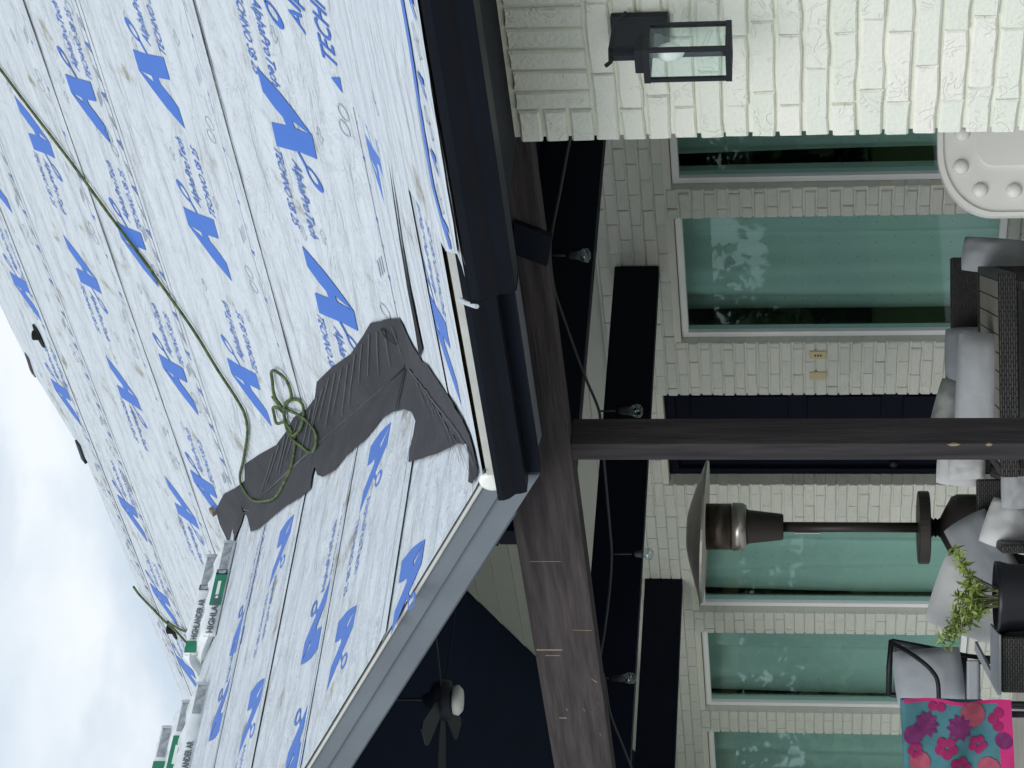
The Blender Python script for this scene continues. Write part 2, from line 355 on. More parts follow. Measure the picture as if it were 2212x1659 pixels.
def spline(P, n=8, closed=False):
    out = []; k = len(P)
    for i in range(k-1):
        p0, p1, p2, p3 = P[max(i-1, 0)], P[i], P[i+1], P[min(i+2, k-1)]
        for j in range(n):
            t = j/n; out.append(.5*((2*p1)+(p2-p0)*t+(2*p0-5*p1+4*p2-p3)*t*t+(3*p1-p0-3*p2+p3)*t**3))
    out.append(P[-1]); return out
def basis(s, t, n, loc):
    return Matrix(((s.x, t.x, n.x, loc.x), (s.y, t.y, n.y, loc.y), (s.z, t.z, n.z, loc.z), (0, 0, 0, 1)))
def text_mesh(txt, size, shear=.0, bold=0.):
    cu = bpy.data.curves.new('txt', 'FONT'); cu.body = txt; cu.size = size; cu.shear = shear; cu.resolution_u = 2; cu.offset = bold
    o = bpy.data.objects.new('txt', cu); col.objects.link(o)
    dg = bpy.context.evaluated_depsgraph_get(); me = bpy.data.meshes.new_from_object(o.evaluated_get(dg))
    vs = [v.co.copy() for v in me.vertices]; fs = [tuple(p.vertices) for p in me.polygons]
    bpy.data.objects.remove(o); bpy.data.curves.remove(cu); bpy.data.meshes.remove(me)
    return vs, fs
def pillow_mesh(name, wd, ht, th_, seed=0, n=12, rumple=.012):
    rnd = random.Random(seed); vs = []; fs = []
    off = Vector((rnd.random()*50, rnd.random()*50, 0))
    for side in (1, -1):
        for j in range(n+1):
            for i in range(n+1):
                u, v = i/n*2-1, j/n*2-1
                e = max(0, (1-u*u)*(1-v*v))**.42
                pinch = 1-.07*(1-abs(u)**2)*(abs(v)**3); pinch2 = 1-.07*(1-abs(v)**2)*(abs(u)**3)
                z = side*th_/2*e
                cu = math.sqrt(max(0, 1-.22*v*v)); cv = math.sqrt(max(0, 1-.22*u*u))
                r = noise.noise(Vector((u*1.7, v*1.7, side*3))+off)*rumple*2*e+noise.noise(Vector((u*4, v*4, side*7))+off)*rumple*e
                r += .010*rumple/.012*math.sin((u*3+v*2)*2.2+off.x)*e*abs(u)
                vs.append(Vector((u*wd/2*pinch2*cu*1.06, v*ht/2*pinch*cv*1.06, z+r)))
        k = 0 if side == 1 else (n+1)**2
        for j in range(n):
            for i in range(n):
                a = k+j*(n+1)+i; q = (a, a+1, a+n+2, a+n+1); fs.append(q if side == 1 else q[::-1])
    b = MB(); b.add(vs, fs); return b

# ================================================================== SETTING
g = MB(); g.add([(-900, -900, -.06), (900, -900, -.06), (900, 900, -.06), (-900, 900, -.06)], [(0, 1, 2, 3)])
tag(g.obj('ground', m_lawn), 'mown green lawn around the house', 'lawn', kind='structure')
g = MB(); g.box((-17.5, -6.5, -.25), (-4.11, 9.6, 0.)); g.box((-4.11, -6.5, -.25), (4, 4.655, 0))  # front part added and kept pale to bounce light into the patio
tag(g.obj('patio_floor', m_concrete, bevel=.01), 'pale concrete patio slab under the roofed terrace, extended unseen to bounce light', 'patio', kind='structure')

# ================================================================== HOUSE
house = thing('house', (-4.1, 4.65, 0), 'white painted brick house with unfinished roof in white underlayment', 'house')
rb = random.Random(3)
def brick_mesh(L, H, D, seed):
    r = random.Random(seed); j = lambda a: (r.random()-.5)*2*a
    ns_ = max(2, min(4, int(round(L/.06)))) if L > H else 2; b = MB(); vs = []; fs = []
    ex, ez = (.0035, .006) if L > H else (.006, .0035)
    yo, yi = -D/2+.007, -D/2
    for sz in (-1, 1):                   # back, rim and face rows below and above
        for k in range(ns_+1):
            x = (k/ns_*2-1)*L/2; end = k in (0, ns_); xs2 = x+(j(.0025) if end else j(.008)); dz = j(.0028)
            xi = max(-L/2+ex, min(L/2-ex, xs2)) if end else xs2
            vs += [(x, D/2, sz*H/2), (xs2, yo+j(.0015), sz*(H/2)+dz), (xi, yi+j(.0018), sz*(H/2-ez)+dz+j(.001))]
    n3 = 3*(ns_+1)
    for k in range(ns_):
        a, c = 3*k, 3*(k+1); A, C_ = n3+a, n3+c
        fs += [(a+2, c+2, C_+2, A+2), (a+1, c+1, c+2, a+2), (A+2, C_+2, C_+1, A+1), (a, c, c+1, a+1), (A+1, C_+1, C_, A)]
    e0, e1 = 0, 3*ns_
    fs += [(e0+1, e0+2, n3+e0+2, n3+e0+1), (e0, e0+1, n3+e0+1, n3+e0), (e1+2, e1+1, n3+e1+1, n3+e1+2), (e1+1, e1, n3+e1, n3+e1+1)]
    b.add(vs, fs); me, o = b.mesh('brick', origin=Vector((0, 0, 0))); me.materials.append(m_brick); return me
_bm = {}
def bmesh_for(L, H, D, variants=5):
    k = (round(L, 3), round(H, 3), round(D, 3))
    if k not in _bm: _bm[k] = [brick_mesh(L, H, D, rb.random()) for _ in range(variants)]
    return rb.choice(_bm[k])
PIT, BH, BL = .0765, .0655, .2545
# --- wing wall (near, right)
XC, ZT = -4.10, 2.487
mw = MB(); mw.box((XC+.010, YW+.013, 0), (3.0, YW+.24, ZT)); mw.box((XC+.006, YW+.24, 0), (XC+.24, YB+.1, ZT))
wing = mw.obj('brick_wall', m_mortar, house); wing['label'] = 'near wing wall of cream painted brick with the lantern on it'
rest = MB()
def rest_box(x, z, L, H, y0, D): rest.box((x-L/2, y0, z-H/2), (x+L/2, y0+D, z+H/2))
# soldier course under the eave, corner of three headers
x = XC
for k in range(3):
    z = ZT-.012-PIT*(k+.5)
    me = bmesh_for(.115, BH, .08); inst('brick', me, Matrix.Translation((XC+.0575, YW+.04, z)), wing)
x = XC+.122
while x < 3.0:
    L = BH; me = bmesh_for(L, 3*PIT-.010, .08)
    if x < -2.4: inst('brick', me, Matrix.Translation((x+L/2, YW+.04+rb.uniform(-.003, .003), ZT-.012-1.5*PIT)), wing)
    else: rest_box(x+L/2, ZT-.012-1.5*PIT, L, 3*PIT-.01, YW, .06)
    x += PIT
for c in range(28):
    z = ZT-.012-PIT*(c+3.5)
    if z < .04: break
    odd = c % 2; x = XC
    first = True
    while x < 3.0:
        L = BL-.005
        if first and odd: L = .118
        elif first and c % 4 == 2: L = .165
        H = BH+rb.uniform(-.002, .002)
        if x < -2.45 and z > .72:
            me = bmesh_for(L, BH, .08)
            M = Matrix.Translation((x+L/2, YW+.04+rb.uniform(-.003, .003), z+rb.uniform(-.0015, .0015))) @ Matrix.Rotation(rb.uniform(-.006, .006), 4, 'Y')
            inst('brick', me, M, wing)
        else: rest_box(x+L/2, z, L, BH, YW, .05)
        x += L+.005; first = False
ro = rest.obj('brick_field', m_brick, house); ro['kind'] = 'stuff'
# --- back wall of the patio
ZS = 2.93
YF = 9.395                              # brick face
WIN = []                                # (x right, x left) of the glass
WZ0, WZ1 = .425, 2.372
for xr, xl in ((-7.62, -8.655), (-8.985, -10.030), (-12.075, -13.045), (-13.405, -14.420), (-14.815, -15.830)): WIN.append((xr, xl))
DOOR = (-10.585, -11.555, 2.575)
OPEN = [(xl-.05, xr+.05, WZ0-.06, WZ1+.05) for xr, xl in WIN]+[(DOOR[1], DOOR[0], -1, DOOR[2])]
xs = sorted(set([-17.0, XC]+[o[0] for o in OPEN]+[o[1] for o in OPEN]))
bw = MB()
for a, b in zip(xs[:-1], xs[1:]):
    c = (a+b)/2; seg = [(0, ZS)]
    for o in OPEN:
        if o[0] < c < o[1]:
            seg = [(0, o[2]), (o[3], ZS)] if o[2] > 0 else [(o[3], ZS)]
    for z0, z1 in seg: bw.box((a, YF+.014, z0), (b, YB+.12, z1))
back = bw.obj('brick_wall', m_mortar, house); back['label'] = 'shaded back wall of the patio in cream painted brick'
cand = []
c = 0
while True:
    z = ZS-.01-PIT*(c+.5)
    if z < .03: break
    x = -17.0+(BL/2 if c % 2 else 0)+rb.uniform(-.01, .01)
    while x < XC-.05:
        x0, x1 = x+.0025, x+BL-.0025
        spans = [(x0, x1)]
        for o in OPEN:
            if o[2]-.02 < z < o[3]+.01:
                ns = []
                for s0, s1 in spans:
                    if s1 <= o[0] or s0 >= o[1]: ns.append((s0, s1)); continue
                    if s0 < o[0]: ns.append((s0, o[0]+.004))
                    if s1 > o[1]: ns.append((o[1]-.004, s1))
                spans = ns
        for s0, s1 in spans:
            if s1-s0 > .03: cand.append((s0, s1, z))
        x += BL
    c += 1
vis = []; other = []
for s0, s1, z in cand:
    X, Y, d = proj(((s0+s1)/2, YF, z))
    ok = (1235 < X < 2216 and 285 < Y < 1665)
    if ok and X < 1300 and Y > 1050: ok = False
    (vis if ok else other).append((s0, s1, z, d))
vis.sort(key=lambda q: q[3]); other += vis[300:]; vis = vis[:300]
for s0, s1, z, d in vis:
    L = round((s1-s0)*200)/200
    me = bmesh_for(L, BH, .11, 3)
    inst('brick', me, Matrix.Translation(((s0+s1)/2, YF+.055+rb.uniform(-.003, .003), z)), back)
rest = MB()
for s0, s1, z, d in other: rest.box((s0, YF+rb.uniform(-.002, .002), z-BH/2), (s1, YF+.06, z+BH/2))
ro = rest.obj('brick_field', m_brick, house); ro['kind'] = 'stuff'
# --- gable wall siding above the brick
gs = MB(); 
zz = ZS+.002; k = 0
sid_back = MB()
gpts = [(-16.6, ZS), (-5.9, ZS)]
def ceil_z(x): return (zgab(x) if x > XR else ZR-B2*(XR-x))-.17
hi = ceil_z(XR)
sid_back.poly_slab([Vector((-15.9, YB+.02, ZS)), Vector((-5.85, YB+.02, ZS)), Vector((XR, YB+.02, hi))], Vector((0, -1, 0)), .1)
gw = sid_back.obj('gable_wall', m_siding, house)
gw['label'] = 'pale gable wall of lapped siding boards above the brick'
def xr_at(z): return (C2-.17-z)/B2
def xl_at(z): return XR-(ZR-.17-z)/B2
while zz < hi-.12:
    z1 = zz+.145
    a0, a1, b0, b1 = max(-15.9, xl_at(zz)), min(-5.85, xr_at(zz)), max(-15.9, xl_at(z1)), min(-5.85, xr_at(z1))
    m = MB(); yb, yt = YB-.002, YB+.012
    m.add([(a0, yb, zz), (a1, yb, zz), (b1, yt, z1), (b0, yt, z1), (a0, YB+.022, zz), (a1, YB+.022, zz), (b1, YB+.022, z1), (b0, YB+.022, z1)],
          [(0, 1, 2, 3), (7, 6, 5, 4), (0, 4, 5, 1), (1, 5, 6, 2), (2, 6, 7, 3), (3, 7, 4, 0)])
    m.obj('siding_board', m_siding, gw); zz += .15
# --- windows and the door
def win_label(i): return ['window', 'window', 'window', 'window', 'window'][i]
for i, (xr, xl) in enumerate(WIN):
    f = MB(); e = .045; y0, y1 = YB+.005, YB+.075
    f.box((xl-e, y0, WZ0-e), (xl, y1, WZ1+e)); f.box((xr, y0, WZ0-e), (xr+e, y1, WZ1+e))
    f.box((xl, y0, WZ1), (xr, y1, WZ1+e)); f.box((xl, y0, WZ0-e), (xr, y1, WZ0))
    wo = f.obj('window', m_white_frame, house, bevel=.004)
    p = MB(); p.box((xl, YB+.035, WZ0), (xr, YB+.04, WZ1)); p.obj('pane', m_winglass, wo)
    s = MB(); s.box((xl-.05, YF-.02, WZ0-.115), (xr+.05, YB+.01, WZ0-.05)); s.obj('sill', m_brick, wo, bevel=.005)
    d = MB()                             # decal dots stuck on the glass
    nx = 6; nz_ = 17
    for a in range(nx):
        for b in range(nz_):
            cx = xl+(a+.5+.25*(b % 2))*(xr-xl)/nx+rb.uniform(-.01, .01); cz = WZ0+(b+.5)*(WZ1-WZ0)/nz_
            q = [(cx+.0038*math.cos(t*math.pi/3), YB+.033, cz+.0038*math.sin(t*math.pi/3)) for t in range(6)]
            d.add(q, [(0, 1, 2, 3, 4, 5)])
    d.obj('dot_stickers', m_black, wo)['kind'] = 'stuff'
dm = MB(); x1, x0, zt = DOOR[0], DOOR[1], DOOR[2]
dm.box((x0+.06, YB+.09, .02), (x1-.06, YB+.13, zt-.07)); door = dm.obj('door', m_navy, house); door['label'] = 'dark navy patio door between the windows'
f = MB(); f.box((x0+.002, YB+.05, 0), (x0+.06, YB+.14, zt-.002)); f.box((x1-.06, YB+.05, 0), (x1-.002, YB+.14, zt-.002)); f.box((x0+.06, YB+.05, zt-.07), (x1-.06, YB+.14, zt-.002))
f.obj('door_frame', m_navy, door, bevel=.004)
for a, b in ((.10, .95), (1.05, 1.6), (1.68, 2.4)):
    f = MB(); f.box((x0+.17, YB+.075, a+.05), (x1-.17, YB+.092, b)); f.obj('panel', m_navy, door, bevel=.012)
f = MB(); f.lathe([(.006, 0), (.012, .02), (.03, .04), (.03, .06), (.012, .075)], (0, 0, 0), 14, Matrix.Rotation(math.pi/2, 4, 'X'))
for v in f.v: v += Vector((x0+.13, YB+.09, 1.0))
f.obj('knob', m_black, door, True)
# dim rooms behind the glass
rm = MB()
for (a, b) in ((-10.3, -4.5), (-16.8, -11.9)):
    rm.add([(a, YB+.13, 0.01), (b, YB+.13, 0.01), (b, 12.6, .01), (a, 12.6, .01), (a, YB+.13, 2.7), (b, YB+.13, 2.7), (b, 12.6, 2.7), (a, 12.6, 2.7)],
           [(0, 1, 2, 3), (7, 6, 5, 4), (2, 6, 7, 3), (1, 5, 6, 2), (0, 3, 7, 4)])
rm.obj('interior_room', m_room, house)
# curtains: one behind each window
cl = ['pale curtain behind the window beside the near wing wall', 'pale pleated curtain behind the window left of the white plastic panel',
      'pale curtain behind the window that the patio heater stands before', 'pale curtain behind the window above the grey cushioned folding chair',
      'pale curtain behind the window above the flowered towel']
for i, (xr, xl) in enumerate(WIN):
    n = 90; vs = []; fs = []; ph = rb.random()*9
    for k in range(n+1):
        t = k/n; x = xl-.12+(xr-xl+.24)*t
        for j in range(9):
            z = WZ0-.2+(WZ1-WZ0+.4)*j/8
            yy = YB+.29+.075*math.sin(t*12+ph+.3*math.sin(z*1.7))+.035*math.sin(t*27+ph*2+z*.25)*math.sin(t*5+ph)+.010*math.sin(t*61+ph)*(.5+.5*math.sin(t*9+2*ph))
            vs.append((x, yy, z))
    for k in range(n):
        for j in range(8): a = k*9+j; fs.append((a, a+9, a+10, a+1))
    b = MB(); b.add(vs, fs); co = b.obj('curtain', m_curtain, None, True); tag(co, cl[i], 'curtain', 'curtains behind the back windows')

# --- roof of the house: deck, underlayment courses with their print
LM = math.hypot(1, RS); LF = math.hypot(1, FS); LG = math.hypot(1, B2)
def tM(X, Y): return (hit(X, Y, 'M')[0].y-YK)*LM
skyp = [hit(X, Y, 'M')[0] for X, Y in ((0, 655), (65, 790), (185, 985), (300, 1265), (390, 1495))]
def ytop(x):
    q = [(3.0, skyp[0].y), (skyp[0].x, skyp[0].y), (skyp[1].x, skyp[1].y), (skyp[2].x, skyp[2].y), (-20., skyp[3].y)]
    for (xa, ya), (xb, yb) in zip(q[:-1], q[1:]):
        if xb <= x <= xa: return ya+(yb-ya)*(xa-x)/(xa-xb)
    return skyp[3].y
XG1 = onY(1058, 640, 4.05).x
def xmin_main(y):
    if y < YG-.0005: return XG1-.03
    z = zmain(y)
    if z >= ZR+.0: return -20.
    return (C2-z)/B2-.02
def wrinkle(p): return .0012*noise.noise(Vector((p.x*.9, p.y*5, p.z*5)))+.0006*noise.noise(p*7)
def course(name, ya, yb, m, parent, h, n, nx=150, nv=8, xmaxv=3., zf=zmain, top=False, xlo=None):
    vs = []; fs = []
    for j in range(nv+1):
        for i in range(nx+1):
            v = j/nv; u = i/nx
            y = ya+(yb-ya)*v
            x0 = xmin_main(y) if xlo is None else max(xlo, xmin_main(y))
            x = x0+(xmaxv-x0)*u**.8
            if top: y = ya+(min(ytop(x), 99)-ya)*v; 
            wob = .012*noise.noise(Vector((x*.8, ya*3, 1.7))) if j == 0 else 0
            P = Vector((x, y-wob, zf(y-wob))); vs.append(P+n*(h+wrinkle(P)+(.004 if j == 0 else 0)))
    for j in range(nv):
        for i in range(nx): a = j*(nx+1)+i; fs.append((a, a+1, a+nx+2, a+nx+1))
    b = MB(); b.add(vs, fs); return b.obj(name, m, parent, True)
# decks (sheathing boards under the sheets)
def deck_strip(ya, yb, n, steps=14, top=False):
    b = MB(); vs = []; fs = []
    for j in range(steps+1):
        y = ya+(yb-ya)*j/steps
        for x in (xmin_main(y), -10.5, -4.5, 3.0): vs.append(Vector((max(x, xmin_main(y)), y, zmain(y)))-n*.006)
    vs2 = [v-n*.13 for v in vs]; K = len(vs)
    for j in range(steps):
        for i in range(3):
            a = j*4+i; fs.append((a, a+1, a+5, a+4)); fs.append((K+a+4, K+a+5, K+a+1, K+a))
    for i in range(3): fs.append((K+i, K+i+1, i+1, i)); q = steps*4+i; fs.append((q, q+1, K+q+1, K+q))
    for j in range(steps): a = j*4; fs.append((a, a+4, K+a+4, K+a)); a += 3; fs.append((K+a, K+a+4, a+4, a))
    b.add(vs+vs2, fs); return b
deck_strip(4.16, YG-.001, nF, 2).obj('roof_deck', m_osb, house); deck = deck_strip(YG, YK, nF).obj('roof_deck', m_osb, house)
YTL = skyp[3].y; yhi = skyp[0].y
d2 = deck_strip(YK, YTL-.03, nM, 24).obj('roof_deck', m_osb, house)
# back side of the roof and the taller ridge block on the right
bk = MB()
bk.poly_slab([Vector((-20, YTL-.05, zmain(YTL)-.07)), Vector((3, YTL-.05, zmain(YTL)-.07)), Vector((3, YTL+5.6, 2.6)), Vector((-20, YTL+5.6, 2.6))], Vector((0, .67, .74)), .12)
bk.obj('roof_deck', m_osb, house)
tb = [tM(417, 0), tM(573, 553)]
bounds = [0, tM(480, 250), tM(248, 250), tM(128, 230), 5.35, 6.05]
sheets = []
ys = [YK-.10/LM]+[YK+t/LM for t in bounds[1:]]
for i in range(len(ys)):
    ya = ys[i]-.03 if i else ys[0]; top = i == len(ys)-1
    yb = ys[i+1]+.05 if not top else yhi
    zf = zmain
    o = course('underlayment_sheet', ya, yb, m_wrap_x, house, .004+.0016*(i % 2), nM, zf=(lambda y: ZK+RS*(y-YK)) if i == 0 else zmain, top=top)
    sheets.append((ya, yb, o))
fsheets = []
for i, (a, b_) in enumerate(((4.16, YG-.001), (YG-.0004, 5.02), (5.0, YK+.02))):
    o = course('underlayment_sheet', a, b_, m_wrap_x, house, .004+.002*i, nF, nx=90, zf=lambda y: ZE+FS*(y-4.15)); fsheets.append((a, b_, o))

m_lapshade = mat('lap_edge_shade', (.20, .23, .28), .7, .2, var=.4, vscale=9)  # tone of the shade strips drawn along the tighter laps
# printed marks -----------------------------------------------------
Sx = Vector((1, 0, 0)); TM = Vector((0, 1, RS)).normalized(); TF = Vector((0, 1, FS)).normalized()
Sy = Vector((0, 1, 0)); TG = Vector((-1, 0, B2)).normalized()
def z6(zx, zy): return (950+zx*.45208)*.5486, zy*.248
def z1(zx, zy): return zx*.33333, zy*.33333
C0 = hit(*z6(365, 970), 'M')[0]
def loc_st(X, Y):                        # row "a" lies upside down, so turn it by half a turn
    d = hit(X, Y, 'M')[0]-C0; return Vector((-d.dot(Sx), -d.dot(TM), 0))
Aout = [loc_st(*z6(*p)) for p in ((100, 568), (155, 780), (265, 930), (330, 1005), (358, 1075), (230, 1048), (278, 1255), (450, 1302), (470, 1304), (625, 1368), (580, 1160), (440, 970), (300, 790))]
Ahole = [loc_st(*z6(*p)) for p in ((410, 1035), (565, 1158), (432, 1097))]
Oc = loc_st(*z6(603, 1543)); Oa = (loc_st(*z6(672, 1648))-loc_st(*z6(530, 1438)))/2
T1a, T1b = loc_st(*z1(1885, 1030)), loc_st(*z1(2045, 1562)); T2a, T2b = loc_st(*z1(1780, 960)), loc_st(*z1(1932, 1482))
def logo_mesh():
    b = MB()
    tri = tessellate_polygon([Aout, Ahole]); pts = Aout+Ahole
    fs = []
    for t in tri:
        a, c, d = (pts[i] for i in t); fs.append(tuple(t) if (c-a).cross(d-a).z > 0 else tuple(reversed(t)))
    b.add(pts, fs)
    # ring with a heavier far end
    ax = Oa; bxv = Vector((-ax.y, ax.x, 0)).normalized()*ax.length*.62; n = 28; vs = []; fs = []
    for k in range(n):
        a = 2*math.pi*k/n; o_ = Oc+ax*1.08*math.cos(a)+bxv*1.12*math.sin(a); i_ = Oc-ax*.16+ax*.62*math.cos(a)+bxv*.70*math.sin(a); vs += [o_, i_]
    for k in range(n): j = (k+1) % n; fs.append((2*k, 2*j, 2*j+1, 2*k+1))
    b.add(vs, fs)
    p, q = (Aout[7]+Aout[8])/2, Oc-ax*.95; d = (q-p).normalized(); s = Vector((-d.y, d.x, 0))*.012
    b.add([p-s, q-s, q+s, p+s], [(0, 1, 2, 3)])
    me, o = b.mesh('printed_logo', origin=Vector((0, 0, 0))); me.materials.append(m_blue); return me
logo = logo_mesh()
def fit_text(txt, a, b_, hgt, shear, bold=.0):
    vs, fs = text_mesh(txt, 1., shear, bold); x0 = min(v.x for v in vs); x1 = max(v.x for v in vs); L = (b_-a).length
    yh = max(v.y for v in vs)
    B = MB(); B.add([Vector(((v.x-x0)/(x1-x0)*L+a.x, v.y/yh*hgt+a.y, 0)) for v in vs], fs); return B
TL1, TL2 = (T1b-T1a).length, (T2b-T2a).length
Hl = .074
txt1 = fit_text('AlphaProTech', Vector((T1a.x, T1a.y-Hl*.35, 0)), Vector((T1a.x+abs(T1b.x-T1a.x), T1a.y-Hl*.35, 0)), Hl, .12, .006)
txt2 = fit_text('TECHNO SB 25', Vector((T2a.x, T2a.y-Hl*.55, 0)), Vector((T2a.x+abs(T2b.x-T2a.x), T2a.y-Hl*.55, 0)), Hl*.86, .12, .005)
def fin(B, name, m):
    me, o = B.mesh(name, origin=Vector((0, 0, 0))); me.materials.append(m); return me
me_t1 = fin(txt1, 'printed_brand', m_blue); me_t2 = fin(txt2, 'printed_grade', m_blue)
LIFT = .0078
def place_logo(X, Y, k, rot, parent, sc=1., text=True, only=None):
    P, _ = hit(X, Y, k); n, s = PLANES[k]; t = n.cross(s)
    if rot: s, t = -s, -t
    M = basis(s, t, n, P+n*LIFT) @ Matrix.Diagonal((sc, sc, 1, 1))
    if only is None or 'A' in only: inst('printed_logo', logo, M, parent)
    if text:
        inst('printed_brand', me_t1, M, parent); inst('printed_grade', me_t2, M, parent)
def sheet_of(P):
    for ya, yb, o in reversed(sheets):
        if P.y >= ya: return o
    return sheets[0][2]
rows = [((623, 243), 1), ((716, 622), 1), ((530, -130), 1),
        ((345, 190), 0), ((450, 525), 0), ((540, 845), 0),
        ((192, 234), 0), ((298, 548), 0), ((387, 829), 0), ((452, 1075), 0), ((80, -90), 0),
        ((77, 273), 1), ((180, 570), 1), ((269, 827), 1), ((395, 1085), 1),
        ((57, 640), 0), ((144, 868), 0), ((287, 1118), 0), ((356, 1307), 0), ((411, 1460), 0), ((-10, 400), 0)]
for (X, Y), r in rows:
    P, _ = hit(X, Y, 'M'); place_logo(X, Y, 'M', r, sheet_of(P))
place_logo(826, 400, 'F', 0, fsheets[2][2], .92); place_logo(962, 745, 'F', 0, fsheets[1][2], .92)
# printed lines and tiny marks along each lap
tinyA = [Vector((-.03, -.03, 0)), Vector((-.012, -.03, 0)), Vector((.004, .0, 0)), Vector((.014, -.03, 0)), Vector((.04, -.03, 0)), Vector((.018, .035, 0)), Vector((.004, .035, 0))]
m_ghost = mat('faint_see_through_print', (.36, .41, .48), .6, .3, var=.12, vscale=9)
arp_ = [(-.045, .010), (.0, .010), (.0, .026), (.045, -.002), (.0, -.028), (.0, -.010), (-.045, -.010)]
def lap_marks(ya, o, k, x0, x1, seed):
    r = random.Random(seed); n, s = PLANES[k]; t = n.cross(s); b = MB(); b2 = MB()
    z = ZK+RS*(ya-YK) if k == 'M' else ZE+FS*(ya-4.15)
    base = Vector((0, ya, z))+n*LIFT
    for off, wd in ((.055, .006), (.115, .004), (-.02, 0)):
        if not wd: continue
        x = x0
        while x < x1:
            L = r.uniform(.5, 1.6); a = base+s*x+t*off; c = base+s*min(x+L, x1)+t*(off+r.uniform(-.004, .004))
            b2.add([a-t*wd/2, c-t*wd/2, c+t*wd/2, a+t*wd/2], [(0, 1, 2, 3)]); x += L+r.choice((0, 0, .05, .3))
    x = x0; i = 0
    while x < x1:
        c = base+s*x+t*.085
        if k == 'M' and c.y > ytop(c.x)-.1: x += .17; i += 1; continue
        if i % 2 == 0: b.add([c+s*v.x+t*v.y for v in tinyA], [(0, 1, 2, 3, 4, 5, 6)])
        else:
            for q in ((-.04, .0, .04, .02), (-.05, -.02, .03, -.005)): b2.add([c+s*q[0]+t*q[1]-t*.003, c+s*q[2]+t*q[3]-t*.003, c+s*q[2]+t*q[3]+t*.003, c+s*q[0]+t*q[1]+t*.003], [(0, 1, 2, 3)])
        x += .17; i += 1
    b3 = MB(); x = x0+.3
    while x < x1:
        for q in range(2):
            c = base+s*(x+q*.095)+t*(.22+r.uniform(-.02, .02))
            if c.y > ytop(c.x)-.12: continue
            vs_ = []
            for k2 in range(14):
                a = 2*math.pi*k2/14; vs_ += [c+s*.042*math.cos(a)+t*.042*math.sin(a), c+s*.034*math.cos(a)+t*.034*math.sin(a)]
            b3.add(vs_, [(2*k2, 2*((k2+1) % 14), 2*((k2+1) % 14)+1, 2*k2+1) for k2 in range(14)])
        for q in range(3):
            c = base+s*(x+.38+q*.03)+t*(.19-q*.022)
            if c.y < ytop(c.x)-.1: b3.add([c-s*.05, c+s*.05, c+s*.05+t*.009, c-s*.05+t*.009], [(0, 1, 2, 3)])
        for q in range(3):
            c = base+s*(x+r.uniform(0, 1.1))+t*r.uniform(.3, 1.0); sg_ = r.choice((-1, 1))
            if c.y > ytop(c.x)-.12: continue
            for e0, e1 in zip(arp_, arp_[1:]+arp_[:1]):
                A_, B_ = c+s*e0[0]*sg_+t*e0[1], c+s*e1[0]*sg_+t*e1[1]; d_ = (B_-A_).normalized(); o_ = n.cross(d_)*.0022; b3.add([A_-o_, B_-o_, B_+o_, A_+o_], [(0, 1, 2, 3)])
        x += r.uniform(1.0, 1.25)
    if b3.v: b3.obj('ghost_print', m_ghost, o)['kind'] = 'stuff'
    p1 = b.obj('edge_marks', m_bluedim, o); p1['kind'] = 'stuff'; p2 = b2.obj('edge_lines', m_grey_ink, o); p2['kind'] = 'stuff'
for i, (ya, yb, o) in enumerate(sheets):
    lap_marks(ya, o, 'M', xmin_main(ya+.2)+.1 if zmain(ya) < ZR else -16, -2.6-.0*i, i)
    if i:                                # loose lap: thin dark strips drawn as the shade under the edge
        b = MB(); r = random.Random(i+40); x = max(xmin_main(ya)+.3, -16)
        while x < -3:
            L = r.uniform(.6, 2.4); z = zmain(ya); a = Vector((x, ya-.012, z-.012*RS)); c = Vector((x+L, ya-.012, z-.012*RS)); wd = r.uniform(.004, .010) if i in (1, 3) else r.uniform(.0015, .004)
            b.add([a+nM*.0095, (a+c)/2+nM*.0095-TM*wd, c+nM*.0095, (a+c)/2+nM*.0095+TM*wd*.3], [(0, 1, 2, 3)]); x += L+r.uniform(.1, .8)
        b.obj('lap_shade_strips', m_hole if i in (1, 3) else m_lapshade, o)['kind'] = 'stuff'

# draped pieces: polygon drawn on the roof surface -------------------
def clip_cell(poly, x0, y0, x1, y1):
    def cut(ps, f, inter):
        out_ = []
        for i in range(len(ps)):
            a, b = ps[i-1], ps[i]; fa, fb = f(a), f(b)
            if fb: 
                if not fa: out_.append(inter(a, b))
                out_.append(b)
            elif fa: out_.append(inter(a, b))
        return out_
    ps = poly
    for ax, val, sg in ((0, x0, 1), (0, x1, -1), (1, y0, 1), (1, y1, -1)):
        if not ps: return []
        def f(p, ax=ax, val=val, sg=sg): return (p[ax]-val)*sg >= 0
        def it(a, b, ax=ax, val=val):
            t = (val-a[ax])/(b[ax]-a[ax]); return tuple(a[i]+(b[i]-a[i])*t for i in (0, 1))
        ps = cut(ps, f, it)
    return ps
def drape(poly, h, step=22, wr=0., which=None):
    b = MB(); idx = {}
    xs_ = [p[0] for p in poly]; ys_ = [p[1] for p in poly]
    def vid(p):
        k = (round(p[0], 2), round(p[1], 2))
        if k not in idx:
            P, pk = hit(p[0], p[1], which); hh = h+(wr*noise.noise(P*4)+wr*.6*noise.noise(P*11) if wr else 0)
            idx[k] = len(b.v); b.v.append(P+PLANES[pk][0]*hh)
        return idx[k]
    x = math.floor(min(xs_)/step)*step
    while x < max(xs_):
        y = math.floor(min(ys_)/step)*step
        while y < max(ys_):
            ps = clip_cell(poly, x, y, x+step, y+step)
            if len(ps) >= 3:
                ids = [vid(p) for p in ps]; ids = [a for i, a in enumerate(ids) if a != ids[i-1]]
                ar = sum(ps[i-1][0]*ps[i][1]-ps[i][0]*ps[i-1][1] for i in range(len(ps)))
                if len(set(ids)) >= 3 and len(set(ids)) == len(ids) and abs(ar) > .05: b.f.append(tuple(ids))
            y += step
        x += step
    return b
